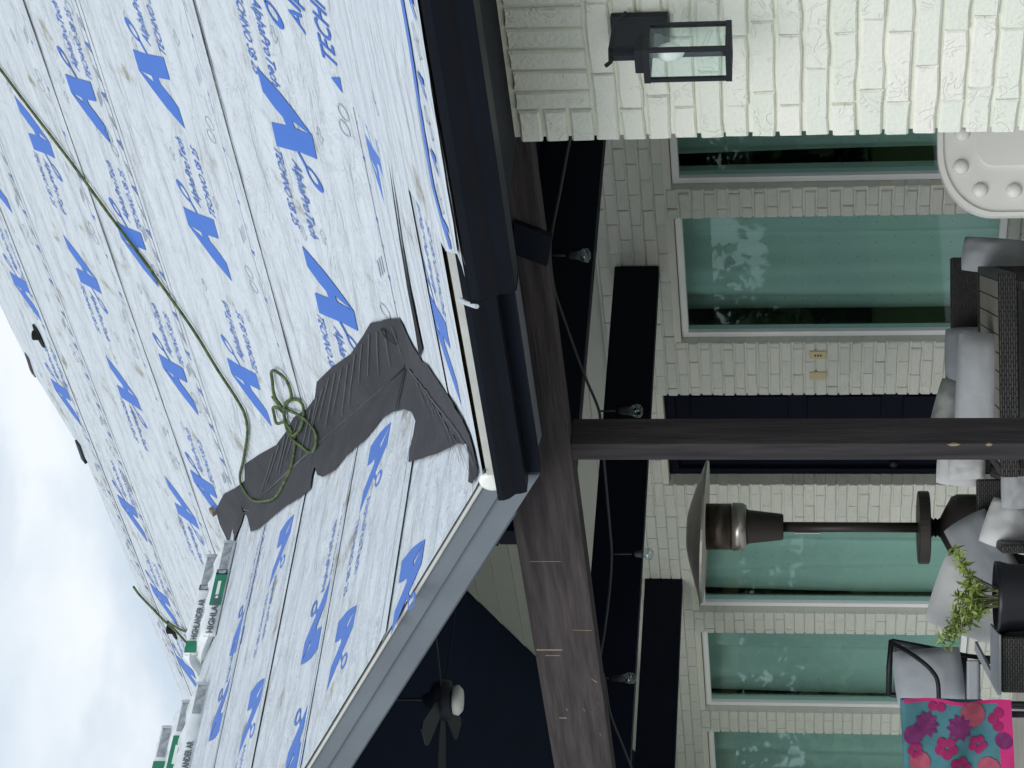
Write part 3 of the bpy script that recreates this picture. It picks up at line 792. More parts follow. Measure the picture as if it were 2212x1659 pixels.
near = [(520, -300), (600, -60), (640, 30), (665, 82), (712, 148), (783, 247), (833, 316), (868, 372), (905, 428), (940, 485), (972, 540), (999, 546), (990, 480), (977, 411), (960, 300), (944, 200), (928, 95), (913, 0), (868, -300)]
ns = drape(near, .014, 20, .0022).obj('underlayment_sheet', m_wrap_x, house, True)
ns['label'] = 'torn lower underlayment sheet curling over the near gutter'
b = MB()
def px_line(pts, wd0, wd1, h, b):
    n = len(pts)
    for i in range(n-1):
        (x0, y0), (x1, y1) = pts[i], pts[i+1]; w0 = wd0+(wd1-wd0)*i/(n-1); w1 = wd0+(wd1-wd0)*(i+1)/(n-1)
        b.add([lift(x0-w0/2, y0, h), lift(x1-w1/2, y1, h), lift(x1+w1/2, y1, h), lift(x0+w0/2, y0, h)], [(0, 1, 2, 3)])
px_line([(870, -60), (882, 0), (899, 100), (914, 200), (930, 300), (947, 400), (968, 480), (985, 535)], 6.5, 4.5, .0172, b)
b.obj('printed_line', m_blue, ns)
tA = MB(); tA.add(tinyA, [(0, 1, 2, 3, 4, 5, 6)]); tA_me = fin(tA, 'printed_mark', m_blue)
for X, Y in ((902, 6), (924, 180), (950, 345), (977, 497)):
    P, k = hit(X, Y, 'F'); n, s = PLANES[k]; inst('printed_mark', tA_me, basis(s, n.cross(s), n, P+n*.0174) @ Matrix.Diagonal((1.15, 1.15, 1, 1)), ns)
ar = MB()
arp = [(-.05, .012), (.0, .012), (.0, .028), (.05, -.002), (.0, -.03), (.0, -.012), (-.05, -.012)]
for i in range(len(arp)):
    a, c = Vector((*arp[i-1], 0)), Vector((*arp[i], 0)); d = (c-a).normalized(); s = Vector((-d.y, d.x, 0))*.0028; ar.add([a-s, c-s, c+s, a+s], [(0, 1, 2, 3)])
ar_me = fin(ar, 'printed_arrow', m_grey_ink)
for X, Y, sc in ((912, 84, 1), (820, 218, .9), (938, 261, 1), (962, 425, .9)):
    P, k = hit(X, Y, 'F'); n, s = PLANES[k]; inst('printed_arrow', ar_me, basis(s, n.cross(s), n, P+n*.0174) @ Matrix.Rotation(.5, 4, 'Z') @ Matrix.Diagonal((sc, sc, 1, 1)), ns)
for txt, X, Y, hh, ln in (('AlphaProTech', 668, 72, .105, .86), ('TECHNO SB 25', 737, 146, .11, .76)):
    B = fit_text(txt, Vector((0, 0, 0)), Vector((ln, 0, 0)), hh, .15, .012); me = fin(B, 'printed_brand', m_blue)
    P, k = hit(X, Y); n, s = PLANES[k]; 
    inst('printed_brand', me, basis(s, n.cross(s), n, P+n*.0178), ns)
B = MB(); B.add([lift(*z6(812, 655), .018), lift(*z6(888, 655), .018), lift(*z6(915, 798), .018)], [(0, 1, 2)]); B.obj('printed_logo', m_blue, ns)
# black strip laid over the low-slope sheets for the shade in a slit
b = drape([(847, 335), (858, 420), (872, 520), (888, 620), (903, 700), (914, 772), (921, 752), (908, 690), (892.5, 615), (875, 515), (860.5, 418)], .016, 30, 0).obj('gap_shade_strip', m_hole, house)

# --- valley membrane
vm = [(470, 1098), (488, 1064), (512, 1052), (532, 1036), (533, 1000), (566, 978), (602, 958), (622, 930), (640, 898), (668, 880), (684, 858), (689, 822), (722, 790), (762, 762), (790, 722), (806, 694), (828, 690), (838, 686), (868, 684), (878, 700), (884, 716),
      (897, 742), (914, 768), (918, 778), (931, 786), (945, 808), (966, 838), (985, 866), (1006, 900), (1022, 936), (1031, 968), (1038, 1000), (1041, 1024), (1030, 1048), (1021, 1044), (1022, 1020), (1021, 985), (1016, 956), (996, 962), (975, 972), (948, 984), (915, 994), (890, 1001),
      (892, 972), (900, 940), (905, 912), (897, 892), (880, 886), (856, 892), (832, 906), (812, 932), (792, 956), (778, 966), (752, 988), (726, 1020), (704, 1032), (692, 1028), (686, 1010), (680, 1030), (676, 1058), (656, 1076), (622, 1096), (596, 1116), (562, 1146), (546, 1150), (541, 1128), (534, 1104), (524, 1086), (532, 1110), (526, 1132), (506, 1182), (494, 1164), (478, 1128)]
mem = drape(vm, .016, 16, .004).obj('valley_membrane', m_membrane, house, True)
mem['label'] = 'dark grey self-adhesive membrane exposed along the roof valley'
b = MB(); rr = random.Random(5)
ed = [(602, 960), (640, 900), (684, 860), (722, 790), (762, 764), (806, 698), (850, 690)]
cr = [(560, 1085), (600, 1045), (640, 1008), (690, 962), (737, 916), (800, 858), (887, 786)]
for i in range(19):
    t = i/18*(len(ed)-1); k = min(int(t), len(ed)-2); f_ = t-k
    a = [ed[k][j]+(ed[k+1][j]-ed[k][j])*f_ for j in (0, 1)]; c = [cr[k][j]+(cr[k+1][j]-cr[k][j])*f_ for j in (0, 1)]
    a = [a[j]+(c[j]-a[j])*.12 for j in (0, 1)]; c = [a[j]+(c[j]-a[j])*rr.uniform(.55, .85) for j in (0, 1)]
    px_line([tuple(a), ((a[0]+c[0])/2+rr.uniform(-1, 1), (a[1]+c[1])/2), tuple(c)], 2.2, 1.4, .0235, b)
px_line([(560, 1085), (640, 1008), (737, 916), (830, 836), (887, 786)], 1.6, 2.2, .0235, b)
px_line([(890, 790), (925, 835), (960, 880), (1000, 930), (1026, 975), (1036, 1010)], 2.4, 1.6, .0235, b)
for i in range(9):
    x0 = 892+i*13; y0 = 795+i*19; px_line([(x0, y0), (x0+20, y0+45+rr.uniform(-9, 9)), (x0+36, y0+92)], 1.0, .6, .0235, b)
b.obj('crease_lines', m_chalk, mem)
b = MB(); px_line([(886, 790), (878, 830), (866, 886)], 2.6, 2.0, .024, b); px_line([(832, 704), (842, 712), (858, 722), (866, 740), (842, 724), (832, 704)], 3, 3, .024, b)
b.obj('seam_gap', m_hole, mem)

# --- eave of the wing: drip edge, gutter, soffit
def xat(X, Y, y): return onY(X, Y, y).x
def gutter_profile(y, z, dpt=.125, hgt=.125):    # (y, z) of the outside, back top corner first; ogee front
    return [(y, z), (y, z-hgt), (y-dpt*.62, z-hgt), (y-dpt*.70, z-hgt*.80), (y-dpt*.72, z-hgt*.62), (y-dpt*.92, z-hgt*.42), (y-dpt, z-hgt*.22), (y-dpt, z-.004), (y-dpt*.88, z-.004), (y-dpt*.88, z-.02), (y-dpt*.9, z-hgt*.25), (y-.01, z-hgt*.7), (y-.01, z)]
def extrude_x(prof, x0, x1):
    b = MB(); k = len(prof); vs = [Vector((x0, y, z)) for y, z in prof]+[Vector((x1, y, z)) for y, z in prof]
    fs = [(i, (i+1) % k, k+(i+1) % k, k+i) for i in range(k)]
    tri = tessellate_polygon([[Vector((y, z, 0)) for y, z in prof]])
    fs += [tuple(t) for t in tri]+[tuple(k+i for i in reversed(t)) for t in tri]
    return b.add(vs, fs)
gu = extrude_x(gutter_profile(4.150, ZE-.022), XG1, 3.0).obj('gutter', m_gutter, house); gu['label'] = 'dark ogee gutter along the eave above the lantern wall'
b = MB(); pr = gutter_profile(4.153, ZE-.018, .13, .131); b.poly_slab([Vector((XG1+.004, y, z)) for y, z in pr[:8]], Vector((1, 0, 0)), .006); b.obj('end_cap', m_gutter, gu)
for k in range(9):
    xx = XG1+.12+k*.62; b = MB(); b.box((xx, 4.028, ZE-.032), (xx+.022, 4.15, ZE-.0275)); b.obj('hanger', m_gutter, gu)
b = MB(); b.box((XG1+.02, 4.1515, ZE-.13), (3.0, 4.178, ZE-.012)); b.obj('fascia_board', m_navy, house)
b = MB(); b.box((XG1+.02, 4.178, 2.488), (3.0, YW+.20, 2.512)); b.obj('soffit', m_navy, house)
b = MB(); b.box((XG1, 4.125, ZE-.016), (3.0, 4.150, ZE-.006)); b.obj('drip_edge', m_drip, house)
b = MB(); p = lift(1003, 645, .012, 'F'); q = onY(1030, 662, 4.03); b.tube([p, p+(q-p)*.5+Vector((0, 0, .006)), q], .007, 6); b.obj('gutter_strap', m_strap, gu)

# ================================================================== PATIO COVER
cover = thing('patio_cover', (-8, 4.85, 0), 'timber patio roof with open gable joined to the house', 'patio cover')
def yv(x):
    z = zgab(x); return (4.15+(z-ZE)/FS) if z < ZK else YK+(z-ZK)/RS
XE = -5.43
xb = [XE, -6.45, -7.5, -8.55, -9.6, XR]
gsh = []
for i in range(5):
    xa, xz = xb[i]+(.04 if i else 0), xb[i+1]-.02*(i < 4); nv, nx = 8, 60; vs = []; fs = []
    for j in range(nv+1):
        for k in range(nx+1):
            x = xa+(xz-xa)*j/nv; y1 = yv(x)+.02; y = YG-.01+(y1-YG+.01)*k/nx
            P = Vector((x, y, zgab(x))); vs.append(P+nG*(.005+.002*(i % 2)+.0009*noise.noise(Vector((x*5, y*.9, 3)))+(.006 if j == 0 else 0)))
    for j in range(nv):
        for k in range(nx): a = j*(nx+1)+k; fs.append((a, a+1, a+nx+2, a+nx+1))
    b = MB(); b.add(vs, fs); o = b.obj('underlayment_sheet', m_wrap_y, cover, True); gsh.append((xa, xz, o))
def gsheet(P):
    for xa, xz, o in gsh:
        if P.x >= xz-.05: return o
    return gsh[-1][2]
for X, Y, r, sc in ((619, 1150, 1, .9), (676, 1395, 0, .9), (515, 1385, 0, .9), (556, 1502, 1, .9), (893, 1215, 1, .8), (750, 1350, 1, .8), (822, 962, 1, .9), (640, 1640, 0, .9), (470, 1570, 0, .9)):
    P, k = hit(X, Y, 'G'); place_logo(X, Y, 'G', r, gsheet(P), sc, text=P.y > YG+.75 and X not in (893, 750))
for i, (xa, xz, o) in enumerate(gsh):
    b2 = MB(); r = random.Random(60+i)
    for off, wd in ((.03, .007), (.09, .004), (.5, .002), (.8, .002)):
        y = YG+.05
        while y < yv(xa)-.1:
            L = r.uniform(.4, 1.5); ye = min(y+L, yv(xa)-.1); x0 = xa-off; P = Vector((x0, y, zgab(x0)))+nG*LIFT*1.4; Q = Vector((x0+r.uniform(-.006, .006), ye, zgab(x0)))+nG*LIFT*1.4
            b2.add([P-TG*wd/2, Q-TG*wd/2, Q+TG*wd/2, P+TG*wd/2], [(0, 1, 2, 3)]); y += L+r.choice((.02, .2, .4))
    if b2.v: b2.obj('edge_lines', m_grey_ink, o)['kind'] = 'stuff'
# decks and ceilings
def slab_xy(pts, zf, n, h, dz): 
    b = MB(); b.poly_slab([Vector((x, y, zf(x)+dz)) for x, y in pts], n, h); return b
xv = lambda y: (C2-zmain(y))/B2
gp = [(-5.6, YG+.06)]+[(x, max(yv(x), YG+.07)) for x in (-5.62, -6.0, -6.74, -8, -9.5, XR)]+[(XR, YG+.06)]
zl = lambda x: ZR-B2*(XR-x)
nL = Vector((-B2, 0, 1)).normalized()
slab_xy(gp, zgab, nG, .10, -.006).obj('roof_deck', m_osb, cover)
slab_xy([(XR, YG+.06), (XR, YTL), (-16.9, YTL), (-16.9, YG+.06)], zl, nL, .10, -.006).obj('roof_deck', m_osb, cover)
b = slab_xy([(XR, YG-.01), (XR, YTL), (-16.9, YTL), (-16.9, YG-.01)], zl, nL, .002, .004); b.obj('underlayment_sheet', m_wrap_y, cover)
def cz(x): return zgab(x)-.14
b = slab_xy([(-5.9, YG+.33), (-5.9, YB+.01), (XR, YB+.01), (XR, YG+.33)], cz, nG, .02, 0.); b.obj('ceiling_panel', m_ceil, cover)
b = slab_xy([(XR, YG+.33), (XR, YB+.01), (-16.5, YB+.01), (-16.5, YG+.33)], lambda x: zl(x)-.14, nL, .02, 0.); b.obj('ceiling_panel', m_ceil, cover)
b = MB(); b.box((-6.4, 4.90, 2.815), (XC, YB-.06, 2.84)); b.obj('ceiling_panel', m_ceil, cover)
# rake boards of the gable
def rake(z0, z1, y0, y1, m, name, xa=-5.50, xz=XR, left=False):
    b = MB(); f_ = zgab if not left else zl
    b.add([(x, y, f_(x)+dz) for x in (xa, xz) for y, dz in ((y0, z0), (y1, z0), (y1, z1), (y0, z1))], [(0, 3, 2, 1), (4, 5, 6, 7), (0, 1, 5, 4), (1, 2, 6, 5), (2, 3, 7, 6), (3, 0, 4, 7)])
    return b.obj(name, m, cover, bevel=.003)
rake(-.095, -.020, YG, YG+.03, m_greyfascia, 'rake_board'); rake(-.200, -.098, YG+.018, YG+.05, m_greyfascia, 'rake_board')
rake(-.018, -.004, YG-.012, YG+.02, m_drip, 'drip_edge')
rake(-.22, -.205, YG+.05, YG+.33, m_greyfascia, 'rake_soffit', xa=-5.75)
rake(-.095, -.020, YG, YG+.03, m_greyfascia, 'rake_board', XR, -16.9, True); rake(-.200, -.098, YG+.018, YG+.05, m_greyfascia, 'rake_board', XR, -16.9, True)
b = MB(); p = lift(1037, 1046, .02, 'G'); Mx = basis(nG.cross(Vector((0, -1, 0))).normalized(), nG, Vector((0, -1, 0)), Vector((-5.50, YG-.012, 2.70)))
b.lathe([(.002, .012), (.03, .011), (.042, .006), (.045, 0), (.045, -.01)], (0, 0, 0), 20, Mx); b.obj('corner_flashing', m_whiteplastic, cover, True)
# eave beside the valley
ZE2 = ZE+FS*(YG-4.15)
g2 = extrude_x(gutter_profile(YG+.005, ZE2-.046, .10, .10), -5.50, -4.3).obj('gutter', m_gutter, cover); g2['label'] = 'short dark gutter under the roof valley'
b = MB(); b.box((-5.47, YG+.006, ZE2-.19), (-4.12, YG+.035, ZE2-.014)); b.obj('fascia_board', m_navy, cover)
b = MB(); b.box((-5.50, YG-.014, ZE2-.017), (-4.3, YG+.006, ZE2-.008)); b.box((-5.50, YG-.017, ZE2-.045), (-4.3, YG-.0145, ZE2-.008)); b.obj('drip_edge', m_drip, cover)
b = MB(); b.poly_slab([Vector((-4.12, YG+.036, 2.575)), Vector((-4.12, 4.80, 2.575)), Vector((-5.62, 4.80, 2.575)), Vector((-5.48, YG+.036, 2.575))], Vector((0, 0, 1)), .012)
b.obj('soffit', m_greyfascia, cover)
# timber frame
YBM = 4.81
zb0 = onY(1251, 1106, YBM).z; zb1 = onY(1104, 1106, YBM).z
def grain_box(name, a, b_, m, axis, parent, bevel=.004):
    """box whose local Z runs along the grain"""
    a, b_ = Vector(a), Vector(b_); c = (a+b_)/2; h = (b_-a)/2
    if axis == 'X': R = Matrix(((0, 0, 1, 0), (0, 1, 0, 0), (-1, 0, 0, 0), (0, 0, 0, 1))); lh = Vector((h.z, h.y, h.x))
    elif axis == 'Y': R = Matrix(((1, 0, 0, 0), (0, 0, 1, 0), (0, -1, 0, 0), (0, 0, 0, 1))); lh = Vector((h.x, h.z, h.y))
    else: R = Matrix.Identity(4); lh = h
    mb = MB(); mb.box(-lh, lh); me, o = mb.mesh(name, origin=Vector((0, 0, 0))); me.materials.append(m)
    ob = bpy.data.objects.new(name, me); put(ob, Matrix.Translation(c) @ R, parent)
    bv = ob.modifiers.new('bevel', 'BEVEL'); bv.width = bevel; bv.segments = 2; return ob
beam = grain_box('beam', (-16.2, YBM, zb0), (XC-.0, YBM+.09, zb1), m_timber_x, 'X', cover)
beam['label'] = 'long weathered timber beam across the front of the patio'
xp0, xp1 = onY(2000, 995, YBM).x, onY(2000, 960, YBM).x; yp1 = onX(2000, 902, xp1).y
post = grain_box('post', (xp0, YBM+.002, 0), (xp1, yp1, zb0), m_timber, 'Z', cover); post['label'] = 'square weathered timber post under the beam'
grain_box('post', (-16.15, YBM+.002, 0), (-16.02, yp1, zb0), m_timber, 'Z', cover)
for X0, Y0, X1, Y1, wd in ((1145, 1213, 1212, 1213, 1.2), (1238, 1361, 1278, 1362, 1.4), (1159, 1404, 1215, 1404, 3.5), (1178, 1416, 1210, 1416, 2), (1208, 1551, 1224, 1551, 3), (1222, 1530, 1226, 1535, 4), (1260, 1531, 1264, 1536, 3), (1291, 1515, 1294, 1524, 3), (1278, 1467, 1290, 1474, 3), (1295, 1584, 1299, 1589, 3)):
    p, q = onY(X0, Y0, YBM-.0015), onY(X1, Y1, YBM-.0015); d = Vector((0, 0, 1)); s = Vector((1, 0, 0))*wd*.0012
    b = MB(); b.add([p-s, p+s, q+s, q-s], [(0, 1, 2, 3)]); b.obj('scrape_mark', m_rawwood, beam)
b = MB(); b.poly_slab([onY(X, Y, YBM-.02) for X, Y in ((1112, 482), (1193, 512), (1182, 576), (1101, 546))], Vector((0, -1, 0)), .019); b.obj('bracket_plate', m_navy, cover)
for V0, V1 in ((2045, 2076), (2128, 2145)):
    p, q = onX(V0, 960, xp1), onX(V1, 960, xp1); b = MB(); zm = (p.z+q.z)/2; b.add([(xp1+.0012, YBM-.0008, q.z), (xp1-.010, YBM+.001, q.z+.3*(p.z-q.z)), (xp1-.011, YBM+.001, p.z-.3*(p.z-q.z)), (xp1+.0012, YBM-.0008, p.z), (xp1+.0012, YBM+.008, zm)], [(0, 3, 2, 1), (0, 4, 3)]); b.obj('chipped_edge', m_rawwood, post)
for xj in (-6.395, -9.43, -12.75):
    grain_box('ceiling_joist', (xj, YBM+.091, 2.53), (xj+.09, YB-.06, 2.812), m_navy, 'Y', cover)
# ================================================================== THINGS
RH = r0.copy(); FH = fh.copy(); UP = Vector((0, 0, 1))          # level axes that face the camera
def oriented(loc, yaw=0., tilt=0., roll=0.):
    """local x to the viewer's right, local y away, local z up, then turned"""
    M = basis(RH, FH, UP, Vector(loc))
    return M @ Matrix.Rotation(yaw, 4, 'Z') @ Matrix.Rotation(tilt, 4, 'X') @ Matrix.Rotation(roll, 4, 'Y')
def zV(V, Y, D): return atD(V, Y, D).z
# --- wall lantern
yfr = 4.385
c_r = onY(1480, 106, yfr).x; c_l = onY(1480, 177, yfr).x; y_bk = onX(1480, 47, c_r).y
zt_, zb_ = onY(1388, 106, yfr).z, onY(1576, 106, yfr).z
lan = thing('wall_lantern', (c_r, YW, zb_), 'black square wall lantern with clear panes on the cream brick wall', 'lantern')
px0, px1 = onY(1380, 105, YW-.02).x, onY(1380, 33, YW-.02).x; pz1, pz0 = onY(1320, 60, YW-.02).z, onY(1444, 60, YW-.02).z
b = MB(); b.box((px0, YW-.026, pz0), (px1, YW-.004, pz1)); b.obj('back_plate', m_black, lan, bevel=.004)
fr = MB(); e = .011
for xx in (c_l, c_r-e):
    for yy in (yfr, y_bk-e): fr.box((xx, yy, zb_), (xx+e, yy+e, zt_))
for z0_, z1_ in ((zb_-.004, zb_+.012), (zt_-.016, zt_+.002)):
    fr.box((c_l+e, yfr-.001, z0_), (c_r-e, yfr+e, z1_)); fr.box((c_l+e, y_bk-e, z0_), (c_r-e, y_bk+.001, z1_))
    fr.box((c_l-.001, yfr-.0015, z0_), (c_l+e, y_bk+.0015, z1_)); fr.box((c_r-e, yfr-.0015, z0_), (c_r+.001, y_bk+.0015, z1_))
fr.obj('cage', m_black, lan)
b = MB(); b.box((c_l+e, yfr+e, zt_-.006), (c_r-e, y_bk-e, zt_-.001)); k_ = .018; b.box((c_l+k_, yfr+k_, zt_), (c_r-k_, y_bk-k_, zt_+.026)); b.obj('cap', m_black, lan, bevel=.002)
for a, c in (((c_l+e, yfr+.004, zb_+.012), (c_r-e, yfr+.006, zt_-.016)), ((c_l+e, y_bk-.006, zb_+.012), (c_r-e, y_bk-.004, zt_-.016)), ((c_l+.004, yfr+e, zb_+.012), (c_l+.006, y_bk-e, zt_-.016)), ((c_r-.006, yfr+e, zb_+.012), (c_r-.004, y_bk-e, zt_-.016))):
    b = MB(); b.box(a, c); b.obj('pane', m_clear, lan)
xc_, yc_ = (c_l+c_r)/2, (yfr+y_bk)/2
b = MB(); b.lathe([(.014, 0), (.014, .03)], (xc_, yc_, zt_-.036), 14); b.obj('socket', m_grey_fabric, lan, True)
b = MB(); b.lathe([(.002, 0), (.014, .006), (.024, .024), (.027, .045), (.022, .062), (.014, .074)], (xc_, yc_, zt_-.108), 18); b.obj('bulb', m_globe, lan, True)
b = MB(); zc = (pz0+pz1)/2+.035; arm = [Vector((xc_, YW-.03, zc)), Vector((xc_, YW-.09, zc+.028)), Vector((xc_, yc_+.02, zc+.034)), Vector((xc_, yc_-.035, zc+.030)), Vector((xc_, yc_-.05, zc+.042))]
b.tube(arm, .006, 8); b.box((xc_-.009, yc_-.02, zt_+.024), (xc_+.009, yc_-.009, zc+.034)); b.box((xc_-.009, yc_+.012, zt_+.024), (xc_+.009, yc_+.022, zc+.034)); b.obj('arm', m_black, lan)

# --- outlet plates on the back wall
for Yc, lab in ((765, 'ivory outlet plate with dark sockets, nearer the green curtained window'), (810, 'blank ivory cover plate on brick, nearer the dark door')):
    a, c = onY(1749, Yc+8, YF), onY(1785, Yc-8, YF); b = MB(); b.box((a.x, YF-.012, c.z), (c.x, YF+.012, a.z)); o = b.obj('outlet_plate', m_ivory, None, bevel=.003)
    tag(o, lab, 'outlet plate', 'plates on the back wall')
    if Yc == 765:
        for k in (-1, 0, 1):
            q = (a+c)/2; s = MB(); s.box((q.x-.008, YF-.0145, q.z+k*.018-.005), (q.x+.008, YF-.0115, q.z+k*.018+.005)); s.obj('socket_slot', m_black, o)
# --- string lights just behind the beam
YS = 5.02
sg = thing('string_lights', onY(1190, 640, YS), 'black cable of clear bulbs strung behind the timber beam', 'string lights')
P = [onY(X, Y, YS) for X, Y in ((1238, 270), (1225, 330), (1208, 420), (1192, 500), (1188, 545), (1196, 620), (1222, 700), (1258, 800), (1293, 884), (1297, 930), (1304, 990), (1312, 1080), (1318, 1150), (1321, 1198), (1317, 1270), (1306, 1360), (1296, 1430), (1306, 1466), (1318, 1540), (1345, 1610), (1372, 1680))]
b = MB(); b.tube(spline(P, 5), .0055, 6); b.obj('cable', m_bulbsocket, sg, True)
for Vh, Vs, Vb, Yh in ((1192, 1228, 1276, 552), (1296, 1335, 1389, 888), (1321, 1370, 1412, 1197), (1300, 1320, 1374, 1465)):
    a, s0, e0 = onY(Vh, Yh, YS), onY(Vs, Yh, YS), onY(Vb, Yh, YS); m_ = s0+(e0-s0)*.45; sc = (m_-s0).length
    so_ = MB(); so_.tube([a, s0+Vector((0, 0, .01))], .0035, 6); so_.lathe([(.006, 0), (.012, -.008), (.014, -sc*.7), (.0165, -sc)], s0, 12); sk = so_.obj('socket', m_bulbsocket, sg, True)
    hb = (e0-m_).length; b = MB(); b.lathe([(.012, 0), (.020, -hb*.25), (.026, -hb*.55), (.022, -hb*.82), (.010, -hb*.98), (.001, -hb)], m_, 16); b.obj('bulb', m_bulb, sk, True)
# --- ceiling fan
fp = onX(955, 1512, XR)
fan = thing('ceiling_fan', (XR, fp.y, fp.z), 'dark ceiling fan with pale light globe under the navy vault', 'ceiling fan')
b = MB(); b.lathe([(.012, 0), (.012, ZR-.2-fp.z-.1)], (XR, fp.y, fp.z+.08), 10); b.obj('downrod', m_fanblade, fan)
b = MB(); b.lathe([(.06, -.07), (.12, -.05), (.13, 0), (.11, .05), (.05, .08), (.03, .12)], (XR, fp.y, fp.z), 20); b.obj('motor_housing', m_fanblade, fan, True)
b = MB(); b.lathe([(.002, -.135), (.07, -.128), (.095, -.105), (.09, -.075), (.05, -.07)], (XR, fp.y, fp.z), 20); b.obj('globe', m_globe, fan, True)
for k in range(5):
    a = 2*math.pi*k/5+.35; R = Matrix.Rotation(a, 4, 'Z') @ Matrix.Rotation(.2, 4, 'X'); b = MB()
    pts = [(.10, -.03), (.22, -.055), (.62, -.075), (.68, -.05), (.68, .05), (.62, .075), (.22, .055), (.10, .03)]
    b.poly_slab([R @ Vector((x, y, .0))+Vector((XR, fp.y, fp.z)) for x, y in pts], R.to_3x3() @ Vector((0, 0, 1)), .008); b.obj('blade', m_fanblade, fan)
# --- patio heater
DH = 11.8; YH = 1140
hb = atD(2100, YH, DH); hx, hy = hb.x, hb.y
def hz(V): return onXYz(V)
def onXYz(V): return atD(V, YH, DH).z
ht = thing('patio_heater', (hx, hy, 0), 'bronze mushroom patio heater standing left of the timber post', 'heater')
ppm = DH/FPX
z = onXYz
cxy = (hx, hy, 0)
b = MB(); Mt = Matrix.Rotation(.045, 4, FH); rimz = z(1516)
prof = [(.001, .10), (.10, .094), (.16, .080), (.30, .038), (.395, .006), (.412, 0), (.412, -.012), (.395, -.004), (.30, .026), (.16, .068), (.001, .085)]
b.lathe(prof, (hx-RH.x*.03, hy-RH.y*.03, rimz), 8*5, Mt.to_4x4()); b.obj('reflector', m_steel, ht)
b = MB(); b.lathe([(.134, z(1578)), (.134, z(1522))], cxy, 32); b.obj('burner_screen', m_mesh, ht, True)
b = MB(); b.lathe([(.122, z(1611)), (.137, z(1603)), (.139, z(1580))], cxy, 32); b.obj('burner_collar', m_steel, ht, True)
b = MB(); b.lathe([(.070, z(1692)), (.076, z(1688)), (.097, z(1616)), (.105, z(1611.2))], cxy, 28); b.obj('control_housing', m_bronze, ht, True)
b = MB(); b.lathe([(.029, z(1984)), (.029, z(1692.2))], cxy, 20); po = b.obj('pole', m_bronze, ht, True)
b = MB(); p0_ = Vector((hx, hy, 0))-RH*.030; b.box((-.002, -.012, z(1773)), (.002, .012, z(1716)), Matrix.Translation((p0_.x, p0_.y, 0)) @ Matrix.Rotation(.3, 4, 'Z')); b.obj('sticker', m_paper, po)
b = MB(); b.lathe([(.200, z(2008)), (.208, z(2006)), (.208, z(1985)), (.200, z(1983.5)), (.03, z(1983))], cxy, 40); b.obj('table_shelf', m_bronze, ht)
b = MB(); q = [(.05, z(2030))]; 
for k in range(5): q += [(.045 if k % 2 else .056, z(2030-k*4.2))]
b.lathe(q+[(.045, z(2008.3))], cxy, 20); b.obj('bellows', m_hole, ht)
b = MB(); b.lathe([(.23, 0), (.23, .04), (.19, .05), (.19, z(2068)), (.175, z(2056)), (.10, z(2040)), (.05, z(2030.3))], cxy, 36); b.obj('tank_housing', m_bronze, ht, True)

# --- white plastic panel standing behind the wing wall
DPN = 8.2
pc = atD(2150, 380, DPN)
pan = thing('plastic_panel', (pc.x, pc.y, 0), 'white moulded plastic table top with round bumps, stood behind the brick corner', 'table top')
S = DPN/FPX
ztop = zV(2026, 320, DPN); xL = -(471-380)*S
Mp = basis(RH, FH, UP, Vector((pc.x, pc.y, 0))) @ Matrix.Rotation(.10, 4, 'Z')
out_ = [(xL, .0)]; rx, rz = .255, .215
for k in range(13):
    a = math.pi-k/12*math.pi/2; out_.append((xL+rx+rx*math.cos(a), ztop-rz+rz*math.sin(a)))
W_ = .76
for k in range(13):
    a = math.pi/2-k/12*math.pi/2; out_.append((xL+W_-rx+rx*math.cos(a), ztop-rz+rz*math.sin(a)))
out_.append((xL+W_, 0))
b = MB(); b.poly_slab([Mp @ Vector((x, -.016, z_)) for x, z_ in out_], (Mp.to_3x3() @ Vector((0, -1, 0))), .04); po = b.obj('slab', m_whiteplastic, pan, bevel=.007)
ins = MB(); nk = len(out_)                      # raised rim along the edge
c0 = Vector((xL+W_/2, ztop/2))
for i in range(nk-1):
    for side in (0,):
        a, c = Vector(out_[i]), Vector(out_[i+1])
        ai, ci = a+(c0-a).normalized()*.022, c+(c0-c).normalized()*.022
        ins.add([Mp @ Vector((p[0], y, p[1])) for y in (-.030, -.0165) for p in (a, c, ci, ai)], [(0, 1, 2, 3), (0, 4, 5, 1), (2, 6, 7, 3)])
ins.obj('rim', m_whiteplastic, pan)
def panel_xz(X, Y): return -(Y-380)*S, zV(X, Y, DPN)
for X, Y in ((2075, 361), (2116, 413), (2188, 415), (2079, 288), (2075, 225)):
    x_, z_ = panel_xz(X, Y); b = MB(); b.lathe([(.030, 0), (.029, .010), (.022, .020), (.010, .025), (.001, .026)], (0, 0, 0), 20)
    for i, v in enumerate(b.v): b.v[i] = Mp @ Vector((x_+v.x, -.0162-v.z, z_+v.y))
    b.obj('bump', m_whiteplastic, pan, True)
x_, z_ = panel_xz(2112, 362); b = MB(); pts = []
ww, hh, rr_ = .36, .5, .06
for cx, cz_, a0 in ((x_+rr_, z_-rr_, math.pi/2), (x_+rr_, z_-hh, math.pi), (x_+ww-rr_, z_-hh, 1.5*math.pi), (x_+ww-rr_, z_-rr_, 0)):
    for k in range(6): a = a0+k/5*math.pi/2; pts.append((cx+rr_*math.cos(a), cz_+rr_*math.sin(a)))
b.poly_slab([Mp @ Vector((x, -.028, z2)) for x, z2 in pts], Mp.to_3x3() @ Vector((0, -1, 0)), .0115); b.obj('raised_field', m_whiteplastic, pan, bevel=.009)

